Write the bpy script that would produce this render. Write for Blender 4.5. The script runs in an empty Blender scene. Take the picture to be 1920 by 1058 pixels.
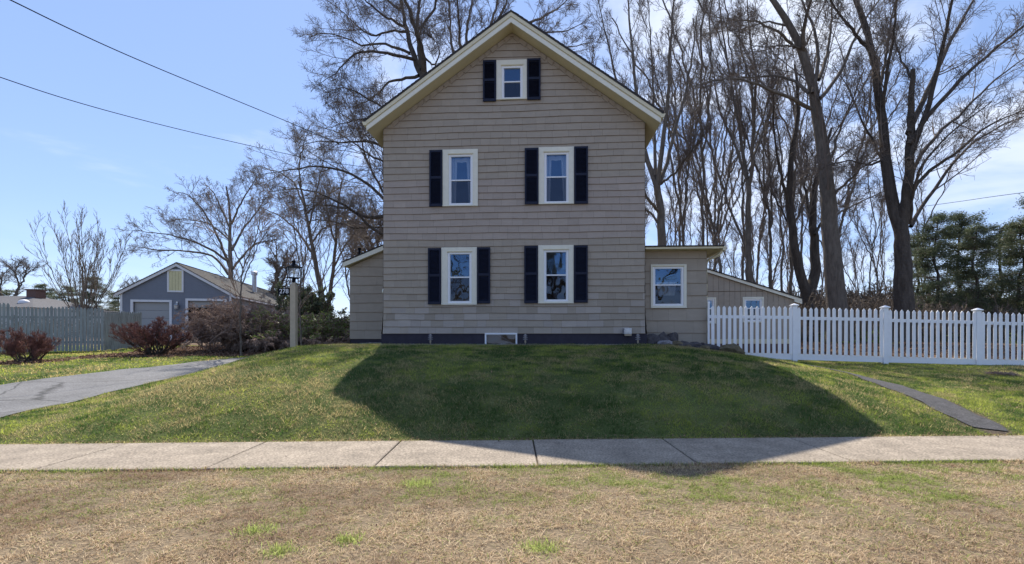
import bpy, math, random
import numpy as np
from mathutils import Vector, Matrix
random.seed(7)
RG = np.random.default_rng(7)
C = bpy.context.scene.collection
sc = bpy.context.scene
F, CX, HY, EYE = 900.0, 960.0, 630.0, 1.41      # focal length (px), centre column, horizon row, eye height (m)

# ------------------------------------------------------------------ tagging
def tag(o, label=None, cat=None, group=None, kind=None):
    for k, v in (('label', label), ('category', cat), ('group', group), ('kind', kind)):
        if v: o[k] = v
    return o
def empty(name, loc, label, cat, group=None, rz=0.0):
    o = bpy.data.objects.new(name, None); C.objects.link(o)
    o.location = loc; o.rotation_euler = (0, 0, rz); o.empty_display_size = .2
    return tag(o, label, cat, group)
def dup(root, loc, rz, scale, label, group):
    r = root.copy(); C.objects.link(r); r.location = loc; r.rotation_euler = (0, 0, rz); r.scale = scale
    r['label'] = label
    if group: r['group'] = group
    for ch in list(root.children):
        c = ch.copy(); C.objects.link(c); c.parent = r
        for g in ch.children:
            d = g.copy(); C.objects.link(d); d.parent = c
    return r

# ------------------------------------------------------------------ materials
def mat(name, col, rough=.8, noise=None, bump=None, spec=.3, trans=0.0, attr=None, metal=0.0, fine=None, crack=None):
    """noise=(scale, amount, detail[, stretch]) multiplies the colour; bump=(scale, distance); attr: colour attribute that gives the base colour"""
    m = bpy.data.materials.new(name); m.use_nodes = True
    nt = m.node_tree; N = nt.nodes; L = nt.links
    b = N['Principled BSDF']; out = N['Material Output']
    b.inputs['Roughness'].default_value = rough; b.inputs['Metallic'].default_value = metal
    b.inputs['Specular IOR Level'].default_value = spec
    b.inputs['Base Color'].default_value = (*col, 1)
    tc = N.new('ShaderNodeTexCoord')
    src = None
    if attr:
        a = N.new('ShaderNodeAttribute'); a.attribute_name = attr; src = a.outputs['Color']
    if noise:
        mp = N.new('ShaderNodeMapping')
        if len(noise) > 3: mp.inputs['Scale'].default_value = noise[3]
        L.new(tc.outputs['Object'], mp.inputs[0])
        n = N.new('ShaderNodeTexNoise'); n.inputs['Scale'].default_value = noise[0]; n.inputs['Detail'].default_value = noise[2]
        n.inputs['Roughness'].default_value = .65
        L.new(mp.outputs[0], n.inputs['Vector'])
        r = N.new('ShaderNodeMapRange'); r.inputs[1].default_value = .25; r.inputs[2].default_value = .75
        r.inputs[3].default_value = 1 - noise[1]; r.inputs[4].default_value = 1 + noise[1]
        L.new(n.outputs['Fac'], r.inputs[0])
        mx = N.new('ShaderNodeMix'); mx.data_type = 'RGBA'; mx.blend_type = 'MULTIPLY'; mx.inputs[0].default_value = 1
        if src: L.new(src, mx.inputs[6])
        else: mx.inputs[6].default_value = (*col, 1)
        L.new(r.outputs[0], mx.inputs[7]); src = mx.outputs[2]
    if fine:
        n3 = N.new('ShaderNodeTexNoise'); n3.inputs['Scale'].default_value = fine[0]; n3.inputs['Detail'].default_value = 4; L.new(tc.outputs['Object'], n3.inputs['Vector'])
        r3 = N.new('ShaderNodeMapRange'); r3.inputs[1].default_value = .3; r3.inputs[2].default_value = .7; r3.inputs[3].default_value = 1 - fine[1]; r3.inputs[4].default_value = 1 + fine[1]
        L.new(n3.outputs['Fac'], r3.inputs[0]); m3 = N.new('ShaderNodeMix'); m3.data_type = 'RGBA'; m3.blend_type = 'MULTIPLY'; m3.inputs[0].default_value = 1
        L.new(src, m3.inputs[6]); L.new(r3.outputs[0], m3.inputs[7]); src = m3.outputs[2]
    if crack:
        wv = N.new('ShaderNodeTexNoise'); wv.inputs['Scale'].default_value = 3; L.new(tc.outputs['Object'], wv.inputs['Vector'])
        ad = N.new('ShaderNodeMix'); ad.data_type = 'RGBA'; ad.inputs[0].default_value = .12; L.new(tc.outputs['Object'], ad.inputs[6]); L.new(wv.outputs['Color'], ad.inputs[7])
        vo = N.new('ShaderNodeTexVoronoi'); vo.feature = 'DISTANCE_TO_EDGE'; vo.inputs['Scale'].default_value = crack[0]; L.new(ad.outputs[2], vo.inputs['Vector'])
        rc = N.new('ShaderNodeMapRange'); rc.inputs[1].default_value = 0; rc.inputs[2].default_value = crack[1]; rc.inputs[3].default_value = .35; rc.inputs[4].default_value = 1; L.new(vo.outputs['Distance'], rc.inputs[0])
        m4 = N.new('ShaderNodeMix'); m4.data_type = 'RGBA'; m4.blend_type = 'MULTIPLY'; m4.inputs[0].default_value = 1; L.new(src, m4.inputs[6]); L.new(rc.outputs[0], m4.inputs[7]); src = m4.outputs[2]
    if src: L.new(src, b.inputs['Base Color'])
    if bump:
        n2 = N.new('ShaderNodeTexNoise'); n2.inputs['Scale'].default_value = bump[0]; n2.inputs['Detail'].default_value = 6
        L.new(tc.outputs['Object'], n2.inputs['Vector'])
        bp = N.new('ShaderNodeBump'); bp.inputs['Distance'].default_value = bump[1]; bp.inputs['Strength'].default_value = 1
        L.new(n2.outputs['Fac'], bp.inputs['Height']); L.new(bp.outputs[0], b.inputs['Normal'])
    if trans:
        t = N.new('ShaderNodeBsdfTranslucent')
        if src: L.new(src, t.inputs[0])
        else: t.inputs[0].default_value = (*col, 1)
        ms = N.new('ShaderNodeMixShader'); ms.inputs[0].default_value = trans
        L.new(b.outputs[0], ms.inputs[1]); L.new(t.outputs[0], ms.inputs[2]); L.new(ms.outputs[0], out.inputs[0])
    return m
M = {}
M['siding'] = mat('siding_paint', (1, 1, 1), .75, (3.5, .07, 5, (1, 1, 3)), (60, .0015), .2, attr='tint')
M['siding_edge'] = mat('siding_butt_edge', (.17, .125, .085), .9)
M['cream'] = mat('cream_trim', (.66, .60, .43), .55, (5, .06, 4), (40, .0008))
M['cream_w'] = mat('pale_trim', (.74, .71, .60), .5, (7, .06, 4))
M['soffit'] = mat('soffit_paint', (.60, .52, .33), .6, (4, .06, 4))
M['vinyl'] = mat('white_vinyl', (.80, .81, .84), .4)
M['fencew'] = mat('white_fence_vinyl', (.84, .84, .86), .45, (9, .04, 4))
M['navy'] = mat('navy_shutter', (.010, .014, .034), .55, (12, .15, 3), None, .25)
M['found'] = mat('foundation_paint', (.040, .036, .050), .85, (6, .22, 6), (35, .004))
M['shingle'] = mat('roof_shingle', (.045, .042, .042), .95, (8, .4, 6), (30, .01))
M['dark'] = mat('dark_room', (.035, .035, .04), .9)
M['curtain'] = mat('curtain_cloth', (.72, .74, .74), .9, None, None, .1, .35)
M['screen_c'] = mat('grey_fabric', (.3, .3, .33), .9)
M['black'] = mat('black_metal', (.008, .009, .014), .75, None, None, .1)
M['galv'] = mat('galvanised_metal', (.5, .52, .55), .4, (10, .15, 3), metal=.7)
M['post'] = mat('post_paint', (.46, .38, .28), .7, (10, .1, 4))
M['conc'] = mat('sidewalk_concrete', (.285, .24, .192), .9, (2.6, .34, 12), (120, .006), fine=(42, .45))
M['asphalt'] = mat('asphalt', (.16, .16, .165), .9, (1.6, .22, 12), (90, .008), fine=(35, .35), crack=(.42, .012))
M['asphaltd'] = mat('path_asphalt', (.075, .073, .076), .92, (9, .4, 10), (60, .012), fine=(45, .4))
M['gveg'] = mat('grass_blades', (1, 1, 1), 0.6, None, None, .25, .68, attr='tint')
M['gdry'] = mat('dry_grass_blades', (1, 1, 1), .75, None, None, .15, .25, attr='tint')
M['ground'] = mat('ground_soil', (1, 1, 1), .95, (22, .38, 8), (30, .03), .1, attr='tint')
M['bark'] = mat('bark_grey', (.16, .135, .112), .9, (9, .45, 6, (1, 1, .25)), (22, .05), .15)
M['barkd'] = mat('bark_dark', (.092, .076, .064), .92, (7, .5, 6, (1, 1, .25)), (18, .06), .15)
M['twig'] = mat('twig_bark', (.17, .14, .122), .85, (2, .2, 2), None, .15)
M['twigl'] = mat('twig_pale', (.25, .21, .175), .85, (2, .25, 2), None, .15)
M['twigr'] = mat('twig_red', (.20, .10, .085), .8, (3, .3, 2), None, .15)
M['twigu'] = mat('twig_greybrown', (.19, .155, .125), .85, (.8, .4, 3), None, .15)
M['twigb'] = mat('twig_brown', (.30, .22, .18), .85, (3, .35, 2), None, .15)
M['needle'] = mat('conifer_needles', (.12, .145, .08), .55, (.9, .55, 3), None, .35, .4)
M['leafg'] = mat('evergreen_leaf', (.17, .22, .06), .55, (2, .5, 3), None, .35, .25)
M['litter'] = mat('leaf_litter', (1, 1, 1), .85, None, None, .1, .1, attr='tint')
M['stone'] = mat('dark_rock', (.075, .066, .068), .85, (9, .5, 6), (14, .03))
M['stonem'] = mat('mossy_rock', (.13, .105, .065), .9, (8, .5, 6), (14, .03))
M['stonel'] = mat('pale_rock', (.24, .23, .25), .85, (9, .3, 6), (14, .03))
M['pebble'] = mat('gravel_stone', (1, 1, 1), .85, None, None, .2, attr='tint')
M['gblue'] = mat('blue_grey_siding', (.195, .21, .25), .6, (4, .06, 4))
M['gwhite'] = mat('garage_white', (.72, .72, .74), .5, (6, .06, 3))
M['gdoor'] = mat('garage_door', (.36, .36, .36), .6)
M['gyell'] = mat('loft_door_yellow', (.66, .60, .35), .7, (8, .08, 4))
M['groof'] = mat('worn_roof', (.12, .115, .11), .95, (5, .35, 8, (1, 1, 3)), (25, .02))
M['groof2'] = mat('grey_roof', (.11, .11, .12), .95, (6, .25, 8), (25, .01))
M['oldfence'] = mat('weathered_fence', (.29, .31, .30), .9, (7, .3, 6, (1, 1, .2)), (30, .004))
M['wire'] = mat('cable_rubber', (.012, .012, .013), .95, None, None, 0.0)
M['brick'] = mat('brick_red', (.15, .09, .075), .9, (12, .3, 4))
M['clear'] = None
def glass_mat(name, fac, wave, tint=(.85, .9, .95), gcol=(.8, .9, 1, 1)):
    m = bpy.data.materials.new(name); m.use_nodes = True; nt = m.node_tree; N = nt.nodes; L = nt.links
    N.remove(N['Principled BSDF'])
    g = N.new('ShaderNodeBsdfGlossy'); g.inputs['Roughness'].default_value = .02; g.inputs[0].default_value = gcol
    t = N.new('ShaderNodeBsdfTransparent'); t.inputs[0].default_value = (*tint, 1)
    ms = N.new('ShaderNodeMixShader'); ms.inputs[0].default_value = fac
    L.new(t.outputs[0], ms.inputs[1]); L.new(g.outputs[0], ms.inputs[2]); L.new(ms.outputs[0], N['Material Output'].inputs[0])
    tc = N.new('ShaderNodeTexCoord'); n = N.new('ShaderNodeTexNoise'); n.inputs['Scale'].default_value = 2.2; n.inputs['Detail'].default_value = 1
    bp = N.new('ShaderNodeBump'); bp.inputs['Distance'].default_value = wave
    L.new(tc.outputs['Object'], n.inputs['Vector']); L.new(n.outputs['Fac'], bp.inputs['Height']); L.new(bp.outputs[0], g.inputs['Normal'])
    return m
M['glass'] = glass_mat('window_glass', .22, .012, (.8, .85, .9), (.30, .50, .80, 1))
M['glass_s'] = glass_mat('window_glass_screened', .15, .012, (.5, .52, .55), (.30, .36, .48, 1))
M['lampglass'] = glass_mat('lantern_glass', .05, .0, (.95, .95, .95))

# ------------------------------------------------------------------ mesh helpers
class MB:
    def __init__(s): s.v = []; s.f = []; s.m = []; s.c = []
    def poly(s, pts, mi=0, col=None):
        n = len(s.v); s.v += [tuple(p) for p in pts]; s.f.append(tuple(range(n, n + len(pts)))); s.m.append(mi); s.c.append(col)
    def hexa(s, p, mi=0, col=None):     # p: 8 corners, bottom loop then top loop
        n = len(s.v); s.v += [tuple(q) for q in p]
        for f in ((0, 3, 2, 1), (4, 5, 6, 7), (0, 1, 5, 4), (1, 2, 6, 5), (2, 3, 7, 6), (3, 0, 4, 7)):
            s.f.append(tuple(n + i for i in f)); s.m.append(mi); s.c.append(col)
    def box(s, x0, x1, y0, y1, z0, z1, mi=0, col=None):
        s.hexa([(x0, y0, z0), (x1, y0, z0), (x1, y1, z0), (x0, y1, z0), (x0, y0, z1), (x1, y0, z1), (x1, y1, z1), (x0, y1, z1)], mi, col)
    def prism(s, prof, y0, y1, mi=0):   # prof: (x,z) polygon, extruded along y
        n = len(s.v); k = len(prof)
        s.v += [(x, y0, z) for x, z in prof] + [(x, y1, z) for x, z in prof]
        s.f.append(tuple(n + i for i in range(k))); s.f.append(tuple(n + k + i for i in reversed(range(k)))); s.m += [mi] * 2; s.c += [None] * 2
        for i in range(k):
            j = (i + 1) % k; s.f.append((n + i, n + k + i, n + k + j, n + j)); s.m.append(mi); s.c.append(None)
    def lathe(s, prof, c, sides=16, mi=0, rot=0):
        n = len(s.v); k = len(prof)
        for r, z in prof:
            for i in range(sides):
                a = rot + 2 * math.pi * i / sides; s.v.append((c[0] + r * math.cos(a), c[1] + r * math.sin(a), c[2] + z))
        for j in range(k - 1):
            for i in range(sides):
                i2 = (i + 1) % sides
                s.f.append((n + j * sides + i, n + j * sides + i2, n + (j + 1) * sides + i2, n + (j + 1) * sides + i)); s.m.append(mi); s.c.append(None)
        s.f.append(tuple(n + i for i in reversed(range(sides)))); s.f.append(tuple(n + (k - 1) * sides + i for i in range(sides))); s.m += [mi] * 2; s.c += [None] * 2
    def tube(s, pts, r, sides=6, mi=0):
        P = np.array(pts, float)[None]; R = np.full((1, len(pts)), r) if np.isscalar(r) else np.array(r, float)[None]
        V, Q = tubes(P, R, sides); n = len(s.v); s.v += [tuple(p) for p in V]; s.f += [tuple(int(i) + n for i in q) for q in Q]
        s.m += [mi] * len(Q); s.c += [None] * len(Q)
    def build(s, name, mats, parent=None, smooth=False, bevel=0):
        me = bpy.data.meshes.new(name); me.from_pydata(s.v, [], s.f)
        if not isinstance(mats, (list, tuple)): mats = [mats]
        for m in mats: me.materials.append(m)
        me.polygons.foreach_set('material_index', s.m)
        if any(c is not None for c in s.c):
            a = me.color_attributes.new('tint', 'FLOAT_COLOR', 'CORNER'); arr = []
            for f, c in zip(s.f, s.c):
                arr += list((*(c or (.3, .3, .3)), 1)) * len(f)
            a.data.foreach_set('color', arr)
        if smooth: me.polygons.foreach_set('use_smooth', [True] * len(s.f))
        me.update()
        o = bpy.data.objects.new(name, me); C.objects.link(o)
        if parent: o.parent = parent
        if bevel:
            b = o.modifiers.new('edge', 'BEVEL'); b.width = bevel; b.segments = 2; b.limit_method = 'ANGLE'
        return o
def np_obj(name, V, faces, mats, parent=None, tint=None, smooth=False, mi=None):
    """faces: list of (m,k) int arrays; tint: per-vertex colours (n,3)"""
    me = bpy.data.meshes.new(name); me.vertices.add(len(V)); me.vertices.foreach_set('co', np.ascontiguousarray(V, np.float32).ravel())
    idx = np.concatenate([f.ravel() for f in faces]).astype(np.int32)
    tot = np.concatenate([np.full(len(f), f.shape[1]) for f in faces]).astype(np.int32)
    st = np.concatenate([[0], np.cumsum(tot)[:-1]]).astype(np.int32)
    me.loops.add(len(idx)); me.loops.foreach_set('vertex_index', idx)
    me.polygons.add(len(tot)); me.polygons.foreach_set('loop_start', st); me.polygons.foreach_set('loop_total', tot)
    if not isinstance(mats, (list, tuple)): mats = [mats]
    for m in mats: me.materials.append(m)
    if mi is not None: me.polygons.foreach_set('material_index', mi.astype(np.int32))
    if smooth: me.polygons.foreach_set('use_smooth', np.ones(len(tot), bool))
    if tint is not None:
        a = me.color_attributes.new('tint', 'FLOAT_COLOR', 'POINT')
        a.data.foreach_set('color', np.concatenate([tint, np.ones((len(V), 1))], 1).astype(np.float32).ravel())
    me.update(calc_edges=True); me.validate()
    o = bpy.data.objects.new(name, me); C.objects.link(o)
    if parent: o.parent = parent
    return o
def nrm(a): return a / np.maximum(np.linalg.norm(a, axis=-1, keepdims=True), 1e-9)
def tubes(P, R, S=3):
    N, K, _ = P.shape
    T = np.empty_like(P); T[:, 1:-1] = P[:, 2:] - P[:, :-2]; T[:, 0] = P[:, 1] - P[:, 0]; T[:, -1] = P[:, -1] - P[:, -2]; T = nrm(T)
    main = nrm(P[:, -1] - P[:, 0])
    ref = np.where(np.abs(main[:, 2:3]) > .8, np.array([[1., 0, 0]]), np.array([[0., 0, 1]]))[:, None, :]
    A = nrm(np.cross(T, np.broadcast_to(ref, T.shape))); B = np.cross(T, A)
    a = np.arange(S) * 2 * math.pi / S
    V = P[:, :, None] + R[:, :, None, None] * (np.cos(a)[None, None, :, None] * A[:, :, None] + np.sin(a)[None, None, :, None] * B[:, :, None])
    base = (np.arange(N) * K * S)[:, None, None] + (np.arange(K - 1) * S)[None, :, None]
    i = np.arange(S)[None, None]; j = (i + 1) % S
    Q = np.stack([base + i, base + j, base + S + j, base + S + i], -1).reshape(-1, 4)
    return V.reshape(-1, 3), Q
def merge(parts):
    Vs, Qs, n = [], [], 0
    for V, Q in parts: Vs.append(V); Qs.append(Q + n); n += len(V)
    return np.concatenate(Vs), np.concatenate(Qs)
_tab = np.random.default_rng(3).random((256, 256))
def vnoise(x, y):
    xi = np.floor(x).astype(int); yi = np.floor(y).astype(int); fx = x - xi; fy = y - yi
    fx = fx * fx * (3 - 2 * fx); fy = fy * fy * (3 - 2 * fy); g = lambda a, b: _tab[a % 256, b % 256]
    return (g(xi, yi) * (1 - fx) + g(xi + 1, yi) * fx) * (1 - fy) + (g(xi, yi + 1) * (1 - fx) + g(xi + 1, yi + 1) * fx) * fy
def fbm(x, y, o=4):
    s = 0; a = .5; t = 0
    for k in range(o): s = s + a * vnoise(x * 2 ** k + 17 * k, y * 2 ** k + 31 * k); t += a; a *= .55
    return s / t
def sstep(a, b, x): t = np.clip((x - a) / (b - a), 0, 1); return t * t * (3 - 2 * t)

# ------------------------------------------------------------------ terrain
HZ = 1.14                                            # ground level at the house
SWN = lambda x: 5.14 + .038 * x                      # near and far edge of the sidewalk
SWF = lambda x: 6.39 + .038 * x
def terrain(x, y):
    x = np.asarray(x, float); y = np.asarray(y, float)
    yy = y - .038 * np.clip(x, -12, 14)
    l = 1.40 * (1 - np.exp(-np.maximum(yy - 6.6, 0) * .066 / 1.4 * 1.25))
    r = 1.15 * (1 - np.exp(-np.maximum(yy - 6.5, 0) * .1 / 1.15 * 1.5))
    w = sstep(-9, 7, x); B = l * (1 - w) + r * w
    t = np.clip((yy - 6.5) / 6.0, 0, 1); P = 1 - (1 - t) ** 1.9
    S = sstep(-8.4, -4.6, x) * (1 - sstep(3.4, 8.8, x))
    back = 1 - sstep(20, 30, y)
    z = B + np.maximum(HZ + .02 - B, 0) * P * S * back
    lawn = sstep(6.4, 7.0, yy) * (1 - sstep(30, 40, y))
    z = z + .07 * lawn * (fbm(x * .75 + 3, y * .9, 2) - .5) * (1 - .9 * sstep(11.6, 12.9, y) * S) * sstep(6.7, 7.6, yy)
    z = z + .03 * lawn * (fbm(x * 1.3, y * 1.3, 4) - .5) * (1 - .8 * sstep(12.3, 12.9, y) * S)
    z = z + .018 * (fbm(x * 2.1 + 9, y * 2.1, 3) - .5) * (1 - sstep(4.9, 5.05, yy)) * sstep(1, 1.6, y)
    z = z - .13 * (1 - sstep(1.2, 1.35, y)) * sstep(-9, -7, y)
    return z + .004
def gz(x, y): return float(terrain(x, y))
def W(px, py, Y): return ((px - CX) / F * Y, Y, EYE + (HY - py) / F * Y)
def GX(px, Y): x = (px - CX) / F * Y; return (x, Y, gz(x, Y))
def dist_poly(x, y, pts):
    """distance to a polyline with a half width at each point: returns distance minus half width"""
    d = np.full(np.shape(x), 1e9)
    for (x0, y0, w0), (x1, y1, w1) in zip(pts[:-1], pts[1:]):
        dx, dy = x1 - x0, y1 - y0; t = np.clip(((x - x0) * dx + (y - y0) * dy) / (dx * dx + dy * dy), 0, 1)
        d = np.minimum(d, np.hypot(x - x0 - t * dx, y - y0 - t * dy) - (w0 + t * (w1 - w0)))
    return d
DRIVE = [(-9.9, 5.9, 1.9), (-9.75, 8, 1.75), (-9.6, 10.6, 1.65), (-9.3, 12.7, 1.5), (-8.3, 16, 1.4), (-7.2, 18.5, 1.3), (-5.4, 21, 1.3), (-3, 24, 1.3)]
PATH = [(6.93, 6.95, .2), (6.98, 7.1, .26), (7.1, 7.6, .29), (7.33, 8.7, .31), (7.52, 9.7, .31), (7.6, 10.2, .20), (7.5, 10.9, .15), (7.2, 12.1, .15), (6.9, 12.9, .13)]
HO = np.array([0.0, 13.43]); HA = math.radians(3.4)
UD = np.array([math.cos(HA), -math.sin(HA)]); VD = np.array([math.sin(HA), math.cos(HA)])
def house_uv(x, y): return (x - HO[0]) * UD[0] + (y - HO[1]) * UD[1], (x - HO[0]) * VD[0] + (y - HO[1]) * VD[1]
BEDS = [(-15.2, 15.0, .85), (-13.15, 17.8, 1.1)]
def zones(x, y):
    """0 lawn, 1 dry strip, 2 litter/soil bed, 3 hard (no grass)"""
    z = np.zeros(np.shape(x), int); yy = y
    wob = (fbm(x * 2.5, y * 2.5, 3) - .5)
    z = np.where(y < SWN(x) + .4, 1, z)
    u, v = house_uv(x, y)
    bed = (x < -6.0) & (y > 17.0 + .25 * (x + 12) + wob * 1.2) & (x > -15.2 + 1.0 * wob) & (y > 16)
    for bx, by, br in BEDS: bed |= (np.hypot((x - bx) * .8, y - by) < br * (.8 + .9 * wob + .25))
    bed |= (y > 14.2 + wob * .6 + .02 * x) & (x > 5.0)
    bed |= (x < -14) & (y > 24)
    bed |= (y > 26)
    bed |= (np.abs(u) < 3.8) & (v > -.42 + .12 * wob) & (v < 0) 
    bed |= (u < -3.6) & (u > -4.9) & (v > 1.9) & (v < 2.6)
    z = np.where(bed, 2, z)
    hard = (y > SWN(x) - .0) & (y < SWF(x))
    hard |= (dist_poly(x, y, DRIVE) < -.02) | (dist_poly(x, y, PATH) < .03)
    hard |= (np.abs(u) < 3.7) & (v > 0) & (v < 9)
    hard |= (y < 1.25) & (y > -8)
    return np.where(hard, 3, z)

def lawn_col(x, y, r):
    """base colour of lawn grass at x,y; r in 0..1 per blade"""
    g1 = np.array([.050, .115, .022]); g2 = np.array([.38, .43, .085]); st = np.array([.62, .54, .26]); br = np.array([.30, .21, .12])
    n = .5 * fbm(x * .7, y * .9, 4) + .5 * fbm(x * 3.5 + 7, y * 5, 3); n2 = .6 * fbm(x * 1.5 + 40, y * 1.8, 4) + .4 * fbm(x * 6 + 4, y * 8, 2); n3 = fbm(x * .5 + 90, y * .9 + 20, 3)
    a = np.clip((n - .44) * 6 + .25 * sstep(5, 8, x), 0, 1)[:, None]
    c = g1 * (1 - a) + g2 * a
    dry = np.clip((n2 - .50) * 6, 0, .9) * .75 + .75 * np.exp(-((x + 5.2) / 1.3) ** 2 - ((y - 8.1) / .8) ** 2) + .45 * np.exp(-((y - SWF(x)) / .12) ** 2) \
        + .25 * np.exp(-((x + 2.5) / 1.8) ** 2 - ((y - 7.2) / .6) ** 2) + .5 * sstep(.55, .7, n3) * sstep(11.2, 12.6, y)
    d = (r < np.clip(dry + .10, 0, .92))[:, None]
    rr = RG.random(len(x))[:, None]
    c = np.where(d, st * (1 - rr) + br * rr, c * (.7 + .6 * rr))
    return c
def dry_col(x, y, r):
    st = np.array([.80, .65, .43]); pk = np.array([.50, .345, .215]); dk = np.array([.15, .10, .065]); gr = np.array([.25, .30, .075]); gb = np.array([.42, .48, .15])
    n = fbm(x * 1.6 + 5, y * 2.4, 4); n2 = fbm(x * 3.4 + 70, y * 3.4, 4)
    rr = RG.random(len(x))[:, None]
    c = st * (1 - rr) + pk * rr
    dkp = np.clip((fbm(x * 1.1 + 33, y * 1.9, 4) - .47) * 3.5, 0, .55)[:, None] * (.5 + .5 * (1 - sstep(-3, 1, x)))[:, None]
    c = c * (1 - dkp * np.array([.75, .85, .85]))
    c = np.where((RG.random(len(x)) < .16 + .3 * np.clip(.5 - n2, 0, 1))[:, None], dk * (.7 + rr), c)
    gp = np.clip((n - .44) * 3.6, 0, .75) * sstep(3.1, 4.4, y) + np.clip((n2 - .56) * 4, 0, .5) * sstep(3.0, 4.0, y) + .08
    gp = gp * (.45 + .55 * sstep(-4.5, -1, x))
    c = np.where((r < gp)[:, None], gr * (.7 + .8 * rr), c)
    for gx, gy, s in TUFTS:
        k = np.exp(-((x - gx) / s) ** 2 - ((y - gy) / (s * .8)) ** 2)
        c = np.where((r < k * .9)[:, None], gb * (.8 + .5 * rr), c)
    return c
def gp_px(px, py): Y = (EYE - .0) * F / (py - HY); return ((px - CX) / F * Y, Y)
TUFTS = [(*gp_px(782, 908), .15), (*gp_px(483, 998), .12), (*gp_px(652, 1017), .09), (*gp_px(1015, 1030), .12), (*gp_px(525, 1036), .1)]

def axis(a, b, step, lo, hi, k):
    fine = np.arange(a, b, step); L = a - np.geomspace(step, a - lo, k); R = b + np.geomspace(step, hi - b, k)
    return np.unique(np.concatenate([L[::-1], fine, R]))
gxs = axis(-15, 15, .14, -500, 500, 60); gys = axis(.9, 21, .12, -60, 700, 55)
XX, YY = np.meshgrid(gxs, gys); ZZ = terrain(XX, YY)
zn = zones(XX.ravel(), YY.ravel())
xf, yf = XX.ravel(), YY.ravel()
cl = np.empty((len(xf), 3))
lc = np.array([.085, .105, .035]); n = fbm(xf * .9, yf * .9, 4)[:, None]
cl[:] = lc * (.75 + .5 * n) + np.array([.10, .07, .04]) * (np.clip(fbm(xf * 2 + 40, yf * 2, 3) - .5, 0, 1)[:, None] * 1.5)
cl[zn == 1] = (np.array([.19, .148, .10]) * (.8 + .4 * n))[zn == 1]
cl[zn == 2] = (np.array([.15, .105, .075]) * (.7 + .6 * n))[zn == 2]
cl[zn == 3] = (.10, .08, .06)
cl[(yf < 1.25) & (yf > -8)] = (.06, .06, .06)
ny, nx = XX.shape; ii = (np.arange(ny - 1)[:, None] * nx + np.arange(nx - 1)[None]).ravel()
Q = np.stack([ii, ii + 1, ii + nx + 1, ii + nx], 1)
ground = np_obj('ground', np.stack([xf, yf, ZZ.ravel()], 1), [Q], M['ground'], tint=cl, smooth=True); tag(ground, kind='structure')

def strip(name, pts, m, step=.12, nw=8, lift=.012, edge=.06):
    """a ribbon lying on the ground along a polyline with half widths"""
    P = np.array(pts); seg = np.hypot(*np.diff(P[:, :2], axis=0).T); s = np.concatenate([[0], np.cumsum(seg)])
    t = np.arange(0, s[-1], step); c = np.stack([np.interp(t, s, P[:, k]) for k in range(3)], 1)
    for _ in range(3): c[1:-1] = (c[:-2] + 2 * c[1:-1] + c[2:]) / 4
    d = np.gradient(c[:, :2], axis=0); d /= np.linalg.norm(d, axis=1, keepdims=True); nn = np.stack([-d[:, 1], d[:, 0]], 1)
    V = []
    for i in range(len(c)):
        for j in range(nw + 1):
            k = (j / nw * 2 - 1); w = c[i, 2]
            if abs(k) == 1: w += edge * (2 * fbm(np.array([t[i] * 1.6]), np.array([k * 7.0 + 3]), 3)[0] - 1)
            x, y = c[i, :2] + nn[i] * k * w; V.append((x, y, gz(x, y) + lift))
    V = np.array(V); n0 = nw + 1; ii = (np.arange(len(c) - 1)[:, None] * n0 + np.arange(nw)[None]).ravel()
    return tag(np_obj(name, V, [np.stack([ii, ii + 1, ii + n0 + 1, ii + n0], 1)], m, smooth=True), kind='structure')
strip('driveway', DRIVE, M['asphalt'], .15, 16, .016)
strip('path', PATH, M['asphaltd'], .06, 6, .014, .09)

# sidewalk: slabs with open joints, each one settled a little differently
sw = MB(); sl = .038
js = [-19 + 0 * i for i in range(0)] + [.28 + 1.745 * k for k in range(-11, 12)]
for i in range(len(js) - 1):
    a, b = js[i] + .009, js[i + 1] - .009; dz = [random.uniform(-.004, .006) for _ in range(4)]; top = .026
    sh = random.uniform(-.012, .012)
    c = [(a, SWN(a) + sh), (b, SWN(b) + sh), (b, SWF(b) + sh), (a, SWF(a) + sh)]
    bev = .008
    sw.hexa([(x, y, -.06) for x, y in c] + [(x, y, top - bev + d) for (x, y), d in zip(c, dz)])
    ci = [(a + bev, c[0][1] + bev), (b - bev, c[1][1] + bev), (b - bev, c[2][1] - bev), (a + bev, c[3][1] - bev)]
    o = [(x, y, top - bev + d) for (x, y), d in zip(c, dz)]; t_ = [(x, y, top + d) for (x, y), d in zip(ci, dz)]
    sw.f.pop(-5); sw.m.pop(-5); sw.c.pop(-5)
    for k in range(4): sw.poly([o[k], o[(k + 1) % 4], t_[(k + 1) % 4], t_[k]])
    sw.poly(t_)
tag(sw.build('sidewalk', M['conc']), kind='structure')
rd = MB(); rd.box(-120, 120, -7.5, 1.05, -.3, -.10); tag(rd.build('road', M['asphalt']), kind='structure')

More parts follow.
